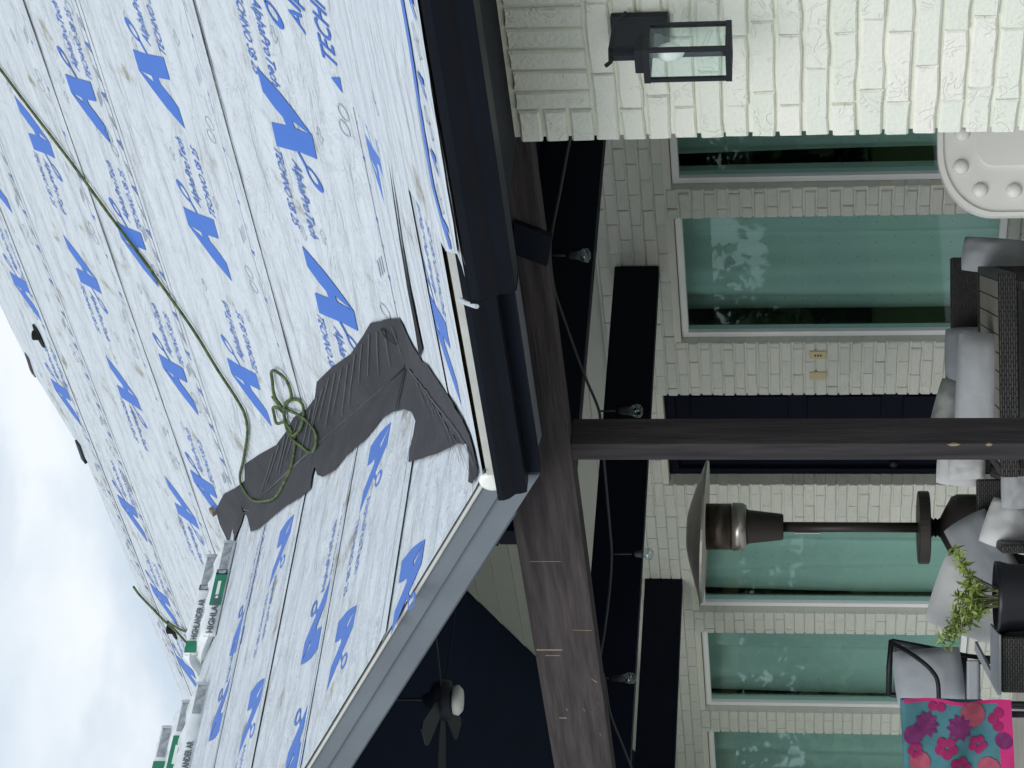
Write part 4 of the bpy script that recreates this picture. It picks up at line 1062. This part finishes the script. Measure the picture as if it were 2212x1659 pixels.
# --- furniture -----------------------------------------------------
def add_pillow(label, X, Y, D, wd, hgt, thk, m, yaw=0, tilt=-.2, roll=0, seed=1, name='pillow', group='loose cushions on the wicker seats'):
    b = pillow_mesh(name, wd, hgt, thk, seed); c = atD(X, Y, D)
    M = oriented(c, yaw, tilt, roll) @ Matrix.Rotation(math.pi/2, 4, 'X')
    me, o = b.mesh(name, True, Vector((0, 0, 0))); me.materials.append(m); ob = bpy.data.objects.new(name, me); put(ob, M)
    return tag(ob, label, 'pillow', group)
def wbox(par, name, D, X0, X1, Y0, Y1, dep, m, zlo=None, bevel=.01, yaw=0.):
    """box facing the viewer: px extents X0..X1 (top, bottom) by Y0..Y1 at depth D, dep thick"""
    c = atD((X0+X1)/2, (Y0+Y1)/2, D); s = D/FPX; zt2 = zV(X0, (Y0+Y1)/2, D); zb2 = zV(X1, (Y0+Y1)/2, D) if zlo is None else zlo
    w2 = abs(Y1-Y0)*s/2; mb = MB(); hz_ = (zt2-zb2)/2; mb.box((-w2, 0, -hz_), (w2, dep, hz_)); me, o = mb.mesh(name, origin=Vector((0, 0, 0))); me.materials.append(m)
    ob = bpy.data.objects.new(name, me); put(ob, oriented((c.x, c.y, (zt2+zb2)/2), yaw), par)
    if bevel: bv = ob.modifiers.new('bevel', 'BEVEL'); bv.width = bevel; bv.segments = 2
    return ob
# loveseat behind the plank table
DS = 11.9
lc = atD(2100, 790, DS)
sofa = thing('wicker_loveseat', (lc.x, lc.y, 0), 'dark wicker loveseat with loose cushions under the back windows', 'loveseat')
wbox(sofa, 'backrest', DS, 2056, 2200, 555, 1020, .09, m_wicker, zlo=.36)
wbox(sofa, 'seat_base', DS-.62, 2240, 2300, 560, 1015, .62, m_wicker, zlo=.12)
wbox(sofa, 'arm', DS-.60, 2162, 2200, 528, 562, .66, m_wicker, zlo=.10)
wbox(sofa, 'arm', DS-.60, 2162, 2200, 1012, 1042, .66, m_wicker, zlo=.10)
for yy in (560, 1005):
    for dd in (.58, .05):
        wbox(sofa, 'leg', DS-dd, 2330, 2400, yy-6, yy+6, .035, m_black, zlo=0, bevel=0)
# plank table
ZTB = .70
tab = thing('plank_table', onZ(2140, 740, ZTB)-Vector((0, 0, ZTB)), 'wicker table with weathered plank top before the loveseat', 'table')
tr_f, tr_b = onZ(2161, 608, ZTB), onZ(2114, 590, ZTB); tl_f, tl_b = onZ(2166, 1010, ZTB), onZ(2117, 950, ZTB)
dirb = ((tr_b-tr_f)+(tl_b-tl_f)).normalized(); sidev = (tr_f-tl_f).normalized(); dlen = min((tr_b-tr_f).length, 1.15)
wt = (tr_f-tl_f).length; npl = 10; pw = wt/npl
for k in range(npl):
    a = tl_f+sidev*(k*pw+.003); c = tl_f+sidev*((k+1)*pw-.003); dz = Vector((0, 0, rb.uniform(-.0015, .0015)))
    b = MB(); b.poly_slab([a+dz, c+dz, c+dirb*dlen+dz, a+dirb*dlen+dz], UP, .022); b.obj('plank', m_plank, tab, bevel=.002)
def edge_bar(p, q, wd, ht_, name, m):
    b = MB(); b.bar(p, q, wd, ht_); o = b.obj(name, m, tab, bevel=.006); return o
o_ = Vector((0, 0, -.03))
edge_bar(tl_f-dirb*.022+o_-sidev*.04, tr_f-dirb*.022+o_+sidev*.04, .04, .085, 'apron', m_wicker); edge_bar(tl_b+o_, tr_b+o_+sidev*.0, .04, .07, 'apron', m_wicker)
edge_bar(tr_f+sidev*.022+o_-dirb*.04, tr_f+sidev*.022+dirb*(dlen+.02)+o_, .04, .078, 'apron', m_wicker); edge_bar(tl_f-sidev*.022+o_-dirb*.04, tl_f-sidev*.022+dirb*(dlen+.02)+o_, .04, .078, 'apron', m_wicker)
for p in (tr_f-dirb*.0, tl_f, tr_f+dirb*(dlen-.05), tl_f+dirb*(dlen-.05)):
    b = MB(); b.box((p.x-.03, p.y-.03, 0), (p.x+.03, p.y+.03, ZTB-.07)); b.obj('leg', m_wicker, tab)
b = MB(); b.poly_slab([v-Vector((0, 0, .19))+dirb*.06 for v in (tl_f, tr_f, tr_f+dirb*(dlen-.15), tl_f+dirb*(dlen-.15))], UP, .018); b.obj('lower_shelf', m_paper, tab)
add_pillow('grey pillow bulging beside the right end of the plank table', 2146, 552, 11.25, .20, .34, .20, m_pillow, .2, -.1, .12, 3)
add_pillow('long pale grey pillow lying on the plank table beside the post', 2112, 834, 10.30, .54, .215, .21, m_pillow, .0, -.12, .05, 4)
add_pillow('upright grey pillow leaning on the loveseat back behind the long pillow', 2098, 770, 11.72, .34, .30, .12, m_grey_fabric, .1, -.15, 0, 5)
add_pillow('plaid grey pillow leaning above the long pillow at the post', 2082, 902, 11.7, .40, .36, .13, m_plaid, .0, -.12, .25, 6)
add_pillow('crinkled white pillow just left of the timber post', 2072, 985, 11.55, .34, .24, .14, m_whitefab, .1, -.1, .1, 7)
add_pillow('small white pillow poking out below the crinkled one', 2088, 1003, 11.2, .17, .20, .10, m_whitefab, .2, -.1, .0, 8)
# armchair with the grey heap
DA = 11.0
ac = atD(2150, 1110, DA); arm_ = thing('wicker_armchair', (ac.x, ac.y, 0), 'dark wicker armchair heaped with pillows left of the post', 'armchair')
wbox(arm_, 'backrest', DA, 2112, 2200, 1036, 1330, .08, m_wicker, zlo=.30)
wbox(arm_, 'seat_base', DA-.6, 2250, 2300, 1040, 1330, .6, m_wicker, zlo=.10)
wbox(arm_, 'arm', DA-.58, 2164, 2200, 1176, 1196, .60, m_wicker, zlo=.06)
for yy in (1045, 1320):
    for dd in (.56, .03): wbox(arm_, 'leg', DA-dd, 2350, 2400, yy-6, yy+6, .035, m_black, zlo=0, bevel=0)
add_pillow('white pillow with deep folds propped on the wicker armchair', 2180, 1136, 10.75, .26, .26, .14, m_whitefab, .3, -.15, .35, 9)
add_pillow('pale grey pillow behind the folded white one', 2196, 1050, 10.7, .24, .16, .12, m_pillow, .1, -.1, .0, 10)
add_pillow('slumped grey pillow under the sprig of the potted plant', 2128, 1200, 10.85, .46, .26, .16, m_grey_fabric, .2, -.2, -.5, 11)
add_pillow('big off-white pillow behind the potted plant', 2100, 1296, 10.9, .40, .42, .2, m_whitefab, -.1, -.15, .3, 12)
# planter with plant
DPL = 9.4
pt = atD(2150, 1291, DPL); rp_ = 76*DPL/FPX
pot = thing('planter', (pt.x, pt.y, 0), 'tall black planter holding the leafy plant', 'planter')
b = MB(); zp = pt.z; b.lathe([(rp_*.72, 0), (rp_*.80, .1), (rp_*.97, zp-.06), (rp_*1.04, zp-.02), (rp_*1.04, zp), (rp_*.95, zp), (rp_*.93, zp-.05), (.01, zp-.05)], (pt.x, pt.y, 0), 32); b.obj('pot', m_pot, pot, True)
b = MB(); b.lathe([(rp_*.92, zp-.055), (rp_*.92, zp-.045), (.01, zp-.04)], (pt.x, pt.y, 0), 24); b.obj('soil', m_soil, pot)
pl_ = thing('potted_plant', (pt.x, pt.y, zp-.05), 'bright green plant with narrow leaves growing from the black planter', 'plant')
rl = random.Random(11); st = MB(); lv = MB()
tips = [(2060, 1178, .02), (2066, 1190, .0), (2085, 1215, .02), (2100, 1245, .0), (2088, 1262, .04), (2110, 1268, -.06), (2072, 1290, .03), (2100, 1300, -.08), (2118, 1286, .1), (2060, 1335, .02), (2085, 1330, -.05), (2100, 1345, .05), (2050, 1362, .0), (2036, 1390, .03), (2058, 1395, -.03), (2074, 1372, .06), (2120, 1330, -.1), (2125, 1310, .12)]
for X, Y, dd in tips:
    tip = atD(X, Y, DPL+dd); base_ = Vector((pt.x+rl.uniform(-.05, .05), pt.y+rl.uniform(-.05, .05), zp-.05))
    mid = base_+(tip-base_)*.5+Vector((0, 0, .06)); pts = spline([base_, mid, tip], 6)
    st.tube(pts, [.005-.003*i/(len(pts)-1) for i in range(len(pts))], 5)
    for k in range(38):
        f_ = rl.uniform(.42, 1.03); i = min(int(f_*(len(pts)-1)), len(pts)-2); p = pts[i]+(pts[i+1]-pts[i])*(f_*(len(pts)-1)-i)
        d = Vector((rl.gauss(0, 1), rl.gauss(0, 1), rl.gauss(.35, .8))).normalized(); L = rl.uniform(.028, .062); wv = d.cross(Vector((rl.gauss(0, 1), rl.gauss(0, 1), rl.gauss(0, 1)))).normalized()*L*.14
        q = p+d*L*.5+Vector((0, 0, .004)); e_ = p+d*L+Vector((0, 0, -.006)); lv.add([p, q-wv, e_, q+wv], [(0, 1, 2), (0, 2, 3)])
st.obj('stems', m_stem, pl_); lv.obj('foliage', m_leaf, pl_)
# wicker ottoman / side table left of the planter
DO = 9.25
oc = atD(2180, 1436, DO); ot = thing('wicker_side_table', (oc.x, oc.y, 0), 'dark wicker side table at left of the black planter', 'side table')
wbox(ot, 'body', DO, 2163, 2212, 1376, 1497, .4, m_wicker, zlo=.08)
wbox(ot, 'top', DO-.015, 2158, 2163, 1371, 1501, .43, m_grey_fabric, bevel=.003)
for yy in (1382, 1491):
    for dd in (.02, .34): wbox(ot, 'leg', DO+dd, 2350, 2400, yy-5, yy+5, .03, m_black, zlo=0, bevel=0)
# sling chair with grey cushion
DC = 10.4
sc_ = DC/FPX; cc = atD(2000, 1455, DC); ch = thing('folding_chair', (cc.x, cc.y, 0), 'black tube folding chair with a grey cushion below the left windows', 'chair')
def at(X, Y, d=0.): return atD(X, Y, DC+d)
b = MB(); b.tube(spline([at(1926, 1384, .25), at(1980, 1394, .22), at(2050, 1407, .15), at(2135, 1421, .1), Vector((*at(2135, 1425, .05).xy, 0))], 6), .012, 8); b.obj('frame_side', m_black, ch, True)
b = MB(); b.tube(spline([at(1922, 1500, .3), at(1990, 1512, .25), at(2080, 1522, .15), Vector((*at(2135, 1530, .1).xy, 0))], 6), .012, 8); b.obj('frame_side', m_black, ch, True)
b = MB(); b.tube([at(1926, 1383, .25), at(1921, 1440, .28), at(1920, 1502, .3)], .015, 8); b.obj('top_rail', m_black, ch, True)
b = MB(); b.tube(spline([at(1930, 1390, .05), at(1952, 1402, -.05), at(1985, 1424, -.12), at(2012, 1448, -.16), at(2026, 1475, -.18), at(2028, 1530, -.18)], 6), .011, 8); b.obj('arm_tube', m_black, ch, True)
b = MB(); b.poly_slab([at(1932, 1392, .27), at(2090, 1416, .17), at(2090, 1526, .17), at(1930, 1503, .3)], -FH, .008); b.obj('sling', m_black, ch)
b = pillow_mesh('cushion', 125*sc_, 150*sc_, .15, 21, 12, .006); me, o = b.mesh('cushion', True, Vector((0, 0, 0))); me.materials.append(m_grey_fabric)
put(bpy.data.objects.new('cushion', me), oriented(at(2006, 1462, .0), .1, -.1, -.10) @ Matrix.Rotation(math.pi/2, 4, 'X'), ch)
b = MB(); b.poly_slab([at(2088, 1425, -.25), at(2088, 1522, -.25), at(2092, 1522, .15), at(2092, 1425, .15)], UP, .06); b.obj('seat', m_grey_fabric, ch, bevel=.012)
for X, Y, d in ((2110, 1430, -.22), (2110, 1518, -.22)):
    p = at(X, Y, d); b = MB(); b.tube([p, Vector((p.x, p.y, 0))], .011, 8); b.obj('leg', m_black, ch)
b = MB(); b.bar(at(2108, 1395, -.35), at(2158, 1492, -.75), .05, .012); b.obj('foot_rest', m_grey_fabric, ch)
# towel over a chair back
DT = 8.75
ts = DT/FPX; tc0 = atD(1955, 1590, DT)
twc = thing('towel_chair', (tc0.x, tc0.y, 0), 'dark chair hidden under the flowered towel', 'chair')
Mtw = basis(RH, FH, UP, Vector((tc0.x, tc0.y, tc0.z)))
def tl(X, Y): return Vector((-(Y-1590)*ts, 0, -(X-1955)*ts))          # local of towel: x right, z up, 0 at top edge
def tdis(x, z): return .026*math.sin(z*24+.9*math.sin(x*9))*min(1, -z*6+.2)+.012*math.sin(x*13+1.2)+.010*noise.noise(Vector((x*7, z*9, 2)))
xR, xLf, zB = tl(1955, 1512).x, -.62, tl(2182, 1590).z
b = MB(); b.tube([Mtw @ Vector((xLf-.03, .03, -.035)), Mtw @ Vector((xR-.03, .03, -.035))], .016, 8); b.obj('back_rail', m_black, twc)
for xx in (xLf+.02, xR-.06):
    p = Mtw @ Vector((xx, .045, -.035)); b = MB(); b.tube([p, Vector((p.x, p.y, 0))], .014, 8); b.obj('leg', m_black, twc)
    p2 = p-FH*.45; b = MB(); b.tube([Vector((p2.x, p2.y, .43)), Vector((p2.x, p2.y, 0))], .014, 8); b.obj('leg', m_black, twc)
p = Mtw @ Vector(((xLf+xR)/2, .045, 0)); b = MB(); b.box((-.26, -.48, .42), (.26, .0, .455), basis(RH, FH, UP, Vector((p.x, p.y, 0)))); b.obj('seat', m_black, twc)
tw = thing('towel', Mtw @ Vector((0, 0, zB)), 'teal beach towel with magenta flowers draped over a chair at the patio edge', 'towel')
def cloth(x0, x1, zs, m, name, parent, nx=50, nz2=44, off=0., back=True):
    vs = []; fs = []
    rowsz = [('f', zs[0]+(zs[1]-zs[0])*k/nz2) for k in range(nz2+1)]
    path = []
    for _, z_ in rowsz: path.append((0, z_))
    if back:
        top = [(.02, .012), (.045, .012), (.06, -.005)]+[(.062, -.03-.3*k/8) for k in range(9)]
        path = path+top
    for (yo, z_) in path:
        for i in range(nx+1):
            x = x0+(x1-x0)*i/nx; edge = .012*noise.noise(Vector((z_*6, x0, 5)))*(1 if i in (0, nx) else 0)
            vs.append(Mtw @ Vector((x+edge, yo-tdis(x, z_)*(1 if yo == 0 else .2)-off, z_+.006*math.sin(x*8))))
    for j in range(len(path)-1):
        for i in range(nx): a = j*(nx+1)+i; fs.append((a, a+1, a+nx+2, a+nx+1))
    bb = MB(); bb.add(vs, fs); return bb.obj(name, m, parent, True)
cloth(xLf, xR, (zB+.045, 0), m_teal, 'cloth', tw); cloth(xLf, xR, (zB, zB+.055), m_pink, 'hem', tw, nz2=4, off=.003, back=False)
cloth(xR-.012, xR+.004, (zB, 0), m_pink, 'hem', tw, nx=2, off=.003, back=False)
def tdec(pts, m, name, off=.006):
    ctr = sum((Vector(p) for p in pts), Vector((0, 0)))/len(pts); ring = [Vector(p) for p in pts]
    vs = [ctr]+[ctr+(p-ctr)*.5 for p in ring]+ring; n = len(ring); fs = []
    for i in range(n): j = (i+1) % n; fs += [(0, 1+i, 1+j), (1+i, 1+n+i, 1+n+j, 1+j)]
    bb = MB(); bb.add([Mtw @ Vector((v.x, -tdis(v.x, v.y)-off, v.y+.006*math.sin(v.x*8))) for v in vs], fs); return bb.obj(name, m, tw)
def z5(zx, zy): q = tl((3432+zx*.2712)*.5486, (2574+zy*.2712)*.5486); return q.x, q.z
zs5 = .2712*.5486*ts
def circ(cx, cz_, r, n=14, jag=0., ph=0., sx=1.): return [(cx+r*sx*(1+jag*(-1)**k)*math.cos(2*math.pi*k/n+ph), cz_+r*(1+jag*(-1)**k)*math.sin(2*math.pi*k/n+ph)) for k in range(n)]
for zx, zy, r in ((960, 690, 150), (1850, 940, 165), (1060, 1345, 160), (1510, 1300, 130), (1250, 1640, 150), (1990, 1560, 150), (620, 1400, 110), (700, 1900, 160), (1500, 2000, 170), (1000, 2300, 150), (1900, 2200, 150)):
    cx, cz_ = z5(zx, zy)
    for k in range(5):
        a = 2*math.pi*k/5+zx; qx, qz = cx+r*.62*zs5*math.cos(a), cz_+r*.62*zs5*math.sin(a)
        if qx+r*.46*zs5 > xR-.004 or qz+r*.46*zs5 > -.004 or qz < zB+.05: continue
        tdec(circ(cx+r*.62*zs5*math.cos(a), cz_+r*.62*zs5*math.sin(a), r*.46*zs5), m_magenta, 'printed_petal', .006+.0002*k)
for zx, zy, r, m in ((1460, 860, 180, m_coral), (1880, 1230, 120, m_plum), (600, 1180, 140, m_plum), (680, 1560, 150, m_coral), (1660, 1640, 160, m_coral), (1300, 1950, 170, m_plum)):
    cx, cz_ = z5(zx, zy); tdec(circ(cx, cz_, r*zs5, 18, .02), m, 'printed_blossom', .005)
for zx, zy, r in ((800, 1020, 155), (1260, 1050, 165), (1700, 1900, 150)):
    cx, cz_ = z5(zx, zy); tdec(circ(cx, cz_, r*zs5, 20, .17, .3, 1.1), m_plum, 'printed_leaf', .0055)

# --- on the roof ----------------------------------------------------
def z4(zx, zy): return zx*.33333, 553+zy*.33333
main_path = [(0, 135), (60, 215), (160, 345), (240, 455)]+[z4(*p) for p in ((940, 0), (1250, 430), (1430, 720), (1560, 920), (1610, 1020), (1625, 1130), (1600, 1300), (1575, 1420), (1600, 1500), (1660, 1570), (1740, 1595), (1810, 1570), (1870, 1470), (1910, 1350), (1935, 1200), (1920, 1130), (1885, 1075), (1862, 1000), (1882, 932), (1940, 915), (1985, 950), (1990, 1040), (1970, 1110), (1935, 1140), (1900, 1110), (1872, 1060), (1830, 1062), (1800, 1015), (1800, 965), (1838, 962), (1862, 1000), (1850, 950), (1815, 880), (1788, 790), (1790, 735), (1822, 722), (1880, 790), (1920, 885), (1905, 925), (1868, 950), (1880, 1070), (1930, 1160), (1980, 1220), (2040, 1255), (2080, 1220), (2070, 1130), (2020, 1050), (1960, 1000), (1890, 985), (1850, 960), (1800, 885))]
main_path = [(-150, -60), (-60, 55)]+main_path
hp = [lift(X, Y, .024+(.007*(i % 3) if i > 27 else 0), 'M' if i < 10 else None) for i, (X, Y) in enumerate(main_path)]
b = MB(); b.tube(spline(hp, 6), .0088, 8); tag(b.obj('rope', m_rope, None, True), 'long green rope trailing down the roof to a loose coil at the valley', 'rope', 'ropes on the roof')
b = MB(); b.tube(spline([lift(X, Y, .03, 'M') for X, Y in ((294, 1263), (308, 1282), (335, 1310), (362, 1338), (385, 1358), (410, 1385), (432, 1405), (452, 1424))], 5), .011, 6); tag(b.obj('rope', m_rope, None, True), 'thin dark rope hung over the ridge toward the shingle bundles', 'rope', 'ropes on the roof')
b = MB(); b.tube(spline([lift(X, Y, .03, 'M') for X, Y in ((372, 1342), (392, 1354), (412, 1362), (432, 1372))], 5), .010, 6); tag(b.obj('rope', m_rope, None, True), 'short rope end branching off beside the upper shingle bundle', 'rope', 'ropes on the roof')
for (X, Y), lab in (((86, 724), 'black vent pipe stub high on the roof near the ridge'), ((374, 1360), 'black vent pipe stub beside the rope near the shingle bundles')):
    P, _ = hit(X, Y, 'M'); v = thing('vent_pipe', P, lab, 'vent pipe', 'vent pipes through the roof')
    b = MB(); Mv = basis(Sx, TM, nM, P); b.lathe([(.085, .01), (.085, .016), (.001, .018)], (0, 0, 0), 20); 
    for i, q in enumerate(b.v): b.v[i] = Mv @ Vector((q.x*1.5, q.y*.8, q.z))
    b.obj('opening', m_hole, v)
    b = MB(); b.lathe([(.04, -.05), (.04, .055), (.03, .055), (.03, .02), (.001, .02)], P, 16); b.obj('pipe', m_hole, v, True)
# torn bits of board at the ridge
for (X0, Y0), (X1, Y1), wd, m, nm in (((56, 762), (68, 800), .05, m_membrane, 'ridge_board'), ((67, 797), (71, 806), .05, m_rawwood, 'ridge_board'), ((167, 950), (181, 990), .09, m_membrane, 'ridge_board')):
    p, q = lift(X0, Y0, .02, 'M'), lift(X1, Y1, .02, 'M'); b = MB(); b.bar(p-nM*.022-TM*.03, q-nM*.022-TM*.03, .07, wd*.55, nM); b.obj(nm, m, house)
P, _ = hit(470, 1098, 'M'); b = MB(); b.bar(lift(462, 1096, .02, 'M'), lift(470, 1106, .02, 'M'), .05, .04, nM); b.obj('ridge_board', m_rawwood, house)
# shingle bundles on the gable ridge
def bundle(label, yc, Lb, xo, zo, seed, drape_=True, turn=0., green=0, text='HIGHLANDER AR', tpos=.5):
    r = random.Random(seed); wd, tk = .33, .092; ny, nx = 26, 12; vs = []; fs = []
    def base_pt(u, v):                   # u across -.5...5, v along
        x = XR+xo+u*wd+turn*v*Lb; y = yc+v*Lb
        dx = x-XR; z_ = ZR-B2*(math.sqrt(dx*dx+.012)-.0) if drape_ else zgab(x)
        return Vector((x, y, z_+zo+.02))
    def prof(u, v):
        e = max(0., 1-abs(2*u)**6)*max(0., 1-abs(2*v)**14); return e**.4
    off = r.random()*40
    for side in (1, 0):
        for j in range(ny+1):
            for i in range(nx+1):
                u, v = i/nx-.5, j/ny-.5; P = base_pt(u, v); e = prof(u, v)
                n_ = noise.noise(Vector((u*5+off, v*7, side)))*.026+noise.noise(Vector((u*14+off, v*24, side)))*.010
                vs.append(P+Vector((0, 0, tk/2+(tk/2 if side else -tk/2)*e+(n_*e if side else 0)))+Vector((noise.noise(Vector((v*12+off, side, 0)))*.008, 0, 0)))
    K = (ny+1)*(nx+1)
    for j in range(ny):
        for i in range(nx): a = j*(nx+1)+i; fs.append((a, a+1, a+nx+2, a+nx+1)); fs.append((K+a+nx+1, K+a+nx+2, K+a+1, K+a))
    t_ = thing('shingle_bundle', base_pt(0, 0), label, 'shingle bundle', 'wrapped shingle bundles on the gable ridge')
    bb = MB(); bb.add(vs, fs); bb.obj('wrapper', m_pastic_wrap, t_, True)
    # near long side: shingle edges seen through film, printed band, lettering
    def side_pt(v, h, o=.006): P = base_pt(.5, v); return P+Vector((o, 0, h*tk))
    def band(v0, v1, h0, h1, m, nm, o):
        q = MB(); n = 10; v_ = [side_pt(v0+(v1-v0)*k/n, h, o) for h in (h0, h1) for k in range(n+1)]; q.add(v_, [(k, k+1, n+2+k, n+1+k) for k in range(n)]); return q.obj(nm, m, t_)
    bsl = MB(); n = 18; ring = []
    for k in range(n+1):
        v = -.49+.98*k/n
        for h, o in ((.04, .0), (.10, .007), (.5, .010), (.88, .007), (.96, .0), (.96, -.03), (.04, -.03)): ring.append(side_pt(v, h, o))
    for k in range(n):
        for i in range(7): j = (i+1) % 7; bsl.f.append((k*7+i, (k+1)*7+i, (k+1)*7+j, k*7+j))
    bsl.v = ring; bsl.f += [tuple(range(7)), tuple(n*7+i for i in reversed(range(7)))]; bsl.obj('side_film', m_pastic_wrap, t_, True)
    band(.18, .46, .22, .80, m_shingle, 'shingle_edges', .0125)
    if green:
        g0, g1 = ((-.495, -.38), (-.2, .14))[green-1]; band(g0, g1, .08, .92, m_greenlabel, 'green_label', .0125)
        if green == 2: band(g0+.07, g1-.09, .40, .62, m_paper, 'label_lettering', .0140)
    if seed < 3: band(.12, .175, .1, .9, m_darkink, 'label_patch', .0125); band(.13, .165, .25, .75, m_shingle, 'label_patch', .0140)
    if text:
        vs_, fs_ = text_mesh(text, .058, 0, .002); x1 = max(v.x for v in vs_); L = min(.45, .4*Lb); q = MB()
        q.add([side_pt(tpos-.5+(-.5+v.x/x1)*L/Lb*1.0, .25+v.y/.042*.45, .0145) for v in vs_], fs_); q.obj('lettering', m_darkink, t_)
    return t_
def yr(X, Y): return onX(X, Y, XR+.15).y
y1, y0 = yr(500, 1188), yr(442, 1405)
Lb = abs(y1-y0)
bundle('lone shingle bundle draped over the ridge, lettered in grey, white side up', (y0+y1)/2, Lb, -.06, .075, 1, True, 0, 1, 'HIGHLANDER AR', .33)
bundle('lower shingle bundle with green label, under the lettered one at the valley top', (y0+y1)/2-.03, Lb*.94, .16, -.0, 2, True, 0, 2, 'HIGHLAND', .21)
y1, y0 = yr(420, 1495)-.13, yr(372, 1720)-.13; Lb = abs(y1-y0)
bundle('topmost shingle bundle of the left stack with a green end label', (y0+y1)/2-.06, Lb, -.10, .11, 3, True, 0, 2, '', .5)
bundle('middle shingle bundle of the left stack with rounded green print', (y0+y1)/2, Lb, .10, .03, 4, True, 0, 2, '', .5)
bundle('bottom shingle bundle of the left stack, film-wrapped with dark lettering', (y0+y1)/2+.02, Lb, .27, -.02, 5, True, 0, 0, 'HIGHLANDER AR', .22)

# --- trees across the yard, mirrored in the window glass
def tree(x, y, h, seed, label):
    r = random.Random(seed); t_ = thing('tree', (x, y, -.06), label, 'tree', 'yard trees mirrored in the windows')
    b = MB(); b.tube(spline([Vector((x, y, -.06)), Vector((x+.1, y, h*.25)), Vector((x-.1, y+.1, h*.5)), Vector((x, y, h*.85))], 5), [.22*(1-i/16)+.03 for i in range(16)], 10)
    for k in range(7):
        a = r.random()*6.28; p = Vector((x, y, h*(.3+.07*k))); q = p+Vector((math.cos(a)*h*.25, math.sin(a)*h*.25, h*.14)); b.tube([p, (p+q)/2+Vector((0, 0, .1)), q], [.07, .05, .02], 6)
    b.obj('trunk', m_bark, t_, True)
    c = MB(); cl_ = [(Vector((x, y, h*.62))+Vector((r.gauss(0, 1)*h*.18, r.gauss(0, 1)*h*.18, r.gauss(0, 1)*h*.13)), r.uniform(.10, .17)*h) for _ in range(16)]
    for ctr, rad in cl_:
        for _ in range(140):
            d = Vector((r.gauss(0, 1), r.gauss(0, 1), r.gauss(0, 1))).normalized(); p = ctr+d*rad*r.uniform(.5, 1.05); a = Vector((r.gauss(0, 1), r.gauss(0, 1), r.gauss(0, 1))).normalized()*.16; bq = a.cross(d).normalized()*.11
            c.add([p-a, p+bq, p+a, p-bq], [(0, 1, 2, 3)])
    c.obj('crown', m_treeleaf, t_)
for i, (x, y, h, lab) in enumerate(((-27.2, -4.3, 5.4, 'leafy yard tree mirrored in the window beside the plastic panel'), (-34, -5, 9, 'broad yard tree mirrored behind the patio heater'), (-39, -8.5, 10, 'tall yard tree mirrored in the window above the grey chair'), (-46, -9, 11, 'tallest yard tree mirrored in the leftmost window'), (-29, -15, 8, 'yard tree mirrored in the window at the brick corner'))): tree(x, y, h, 30+i, lab)
rh = random.Random(77); hd = MB()  # unseen hedge, added and stepped in height to block sky mirrored in the windows
for _ in range(16000):
    t = rh.random(); p = Vector((-56+38*t, 6-46*t, 0))+Vector((rh.gauss(0, .7), rh.gauss(0, .7), rh.random()**.8*((7.5 if t < .455 else 2.5)+.5*math.sin(t*83)+.4*math.sin(t*161))))
    a = Vector((rh.gauss(0, 1), rh.gauss(0, 1), rh.gauss(0, 1))).normalized()*.26; c = a.cross(Vector((rh.gauss(0, 1), rh.gauss(0, 1), rh.gauss(0, 1)))).normalized()*.2; hd.add([p-a, p+c, p+a, p-c], [(0, 1, 2, 3)])
tag(hd.obj('hedge', m_treeleaf), 'long green hedge added across the lawn to block mirrored sky', 'hedge', kind='stuff')
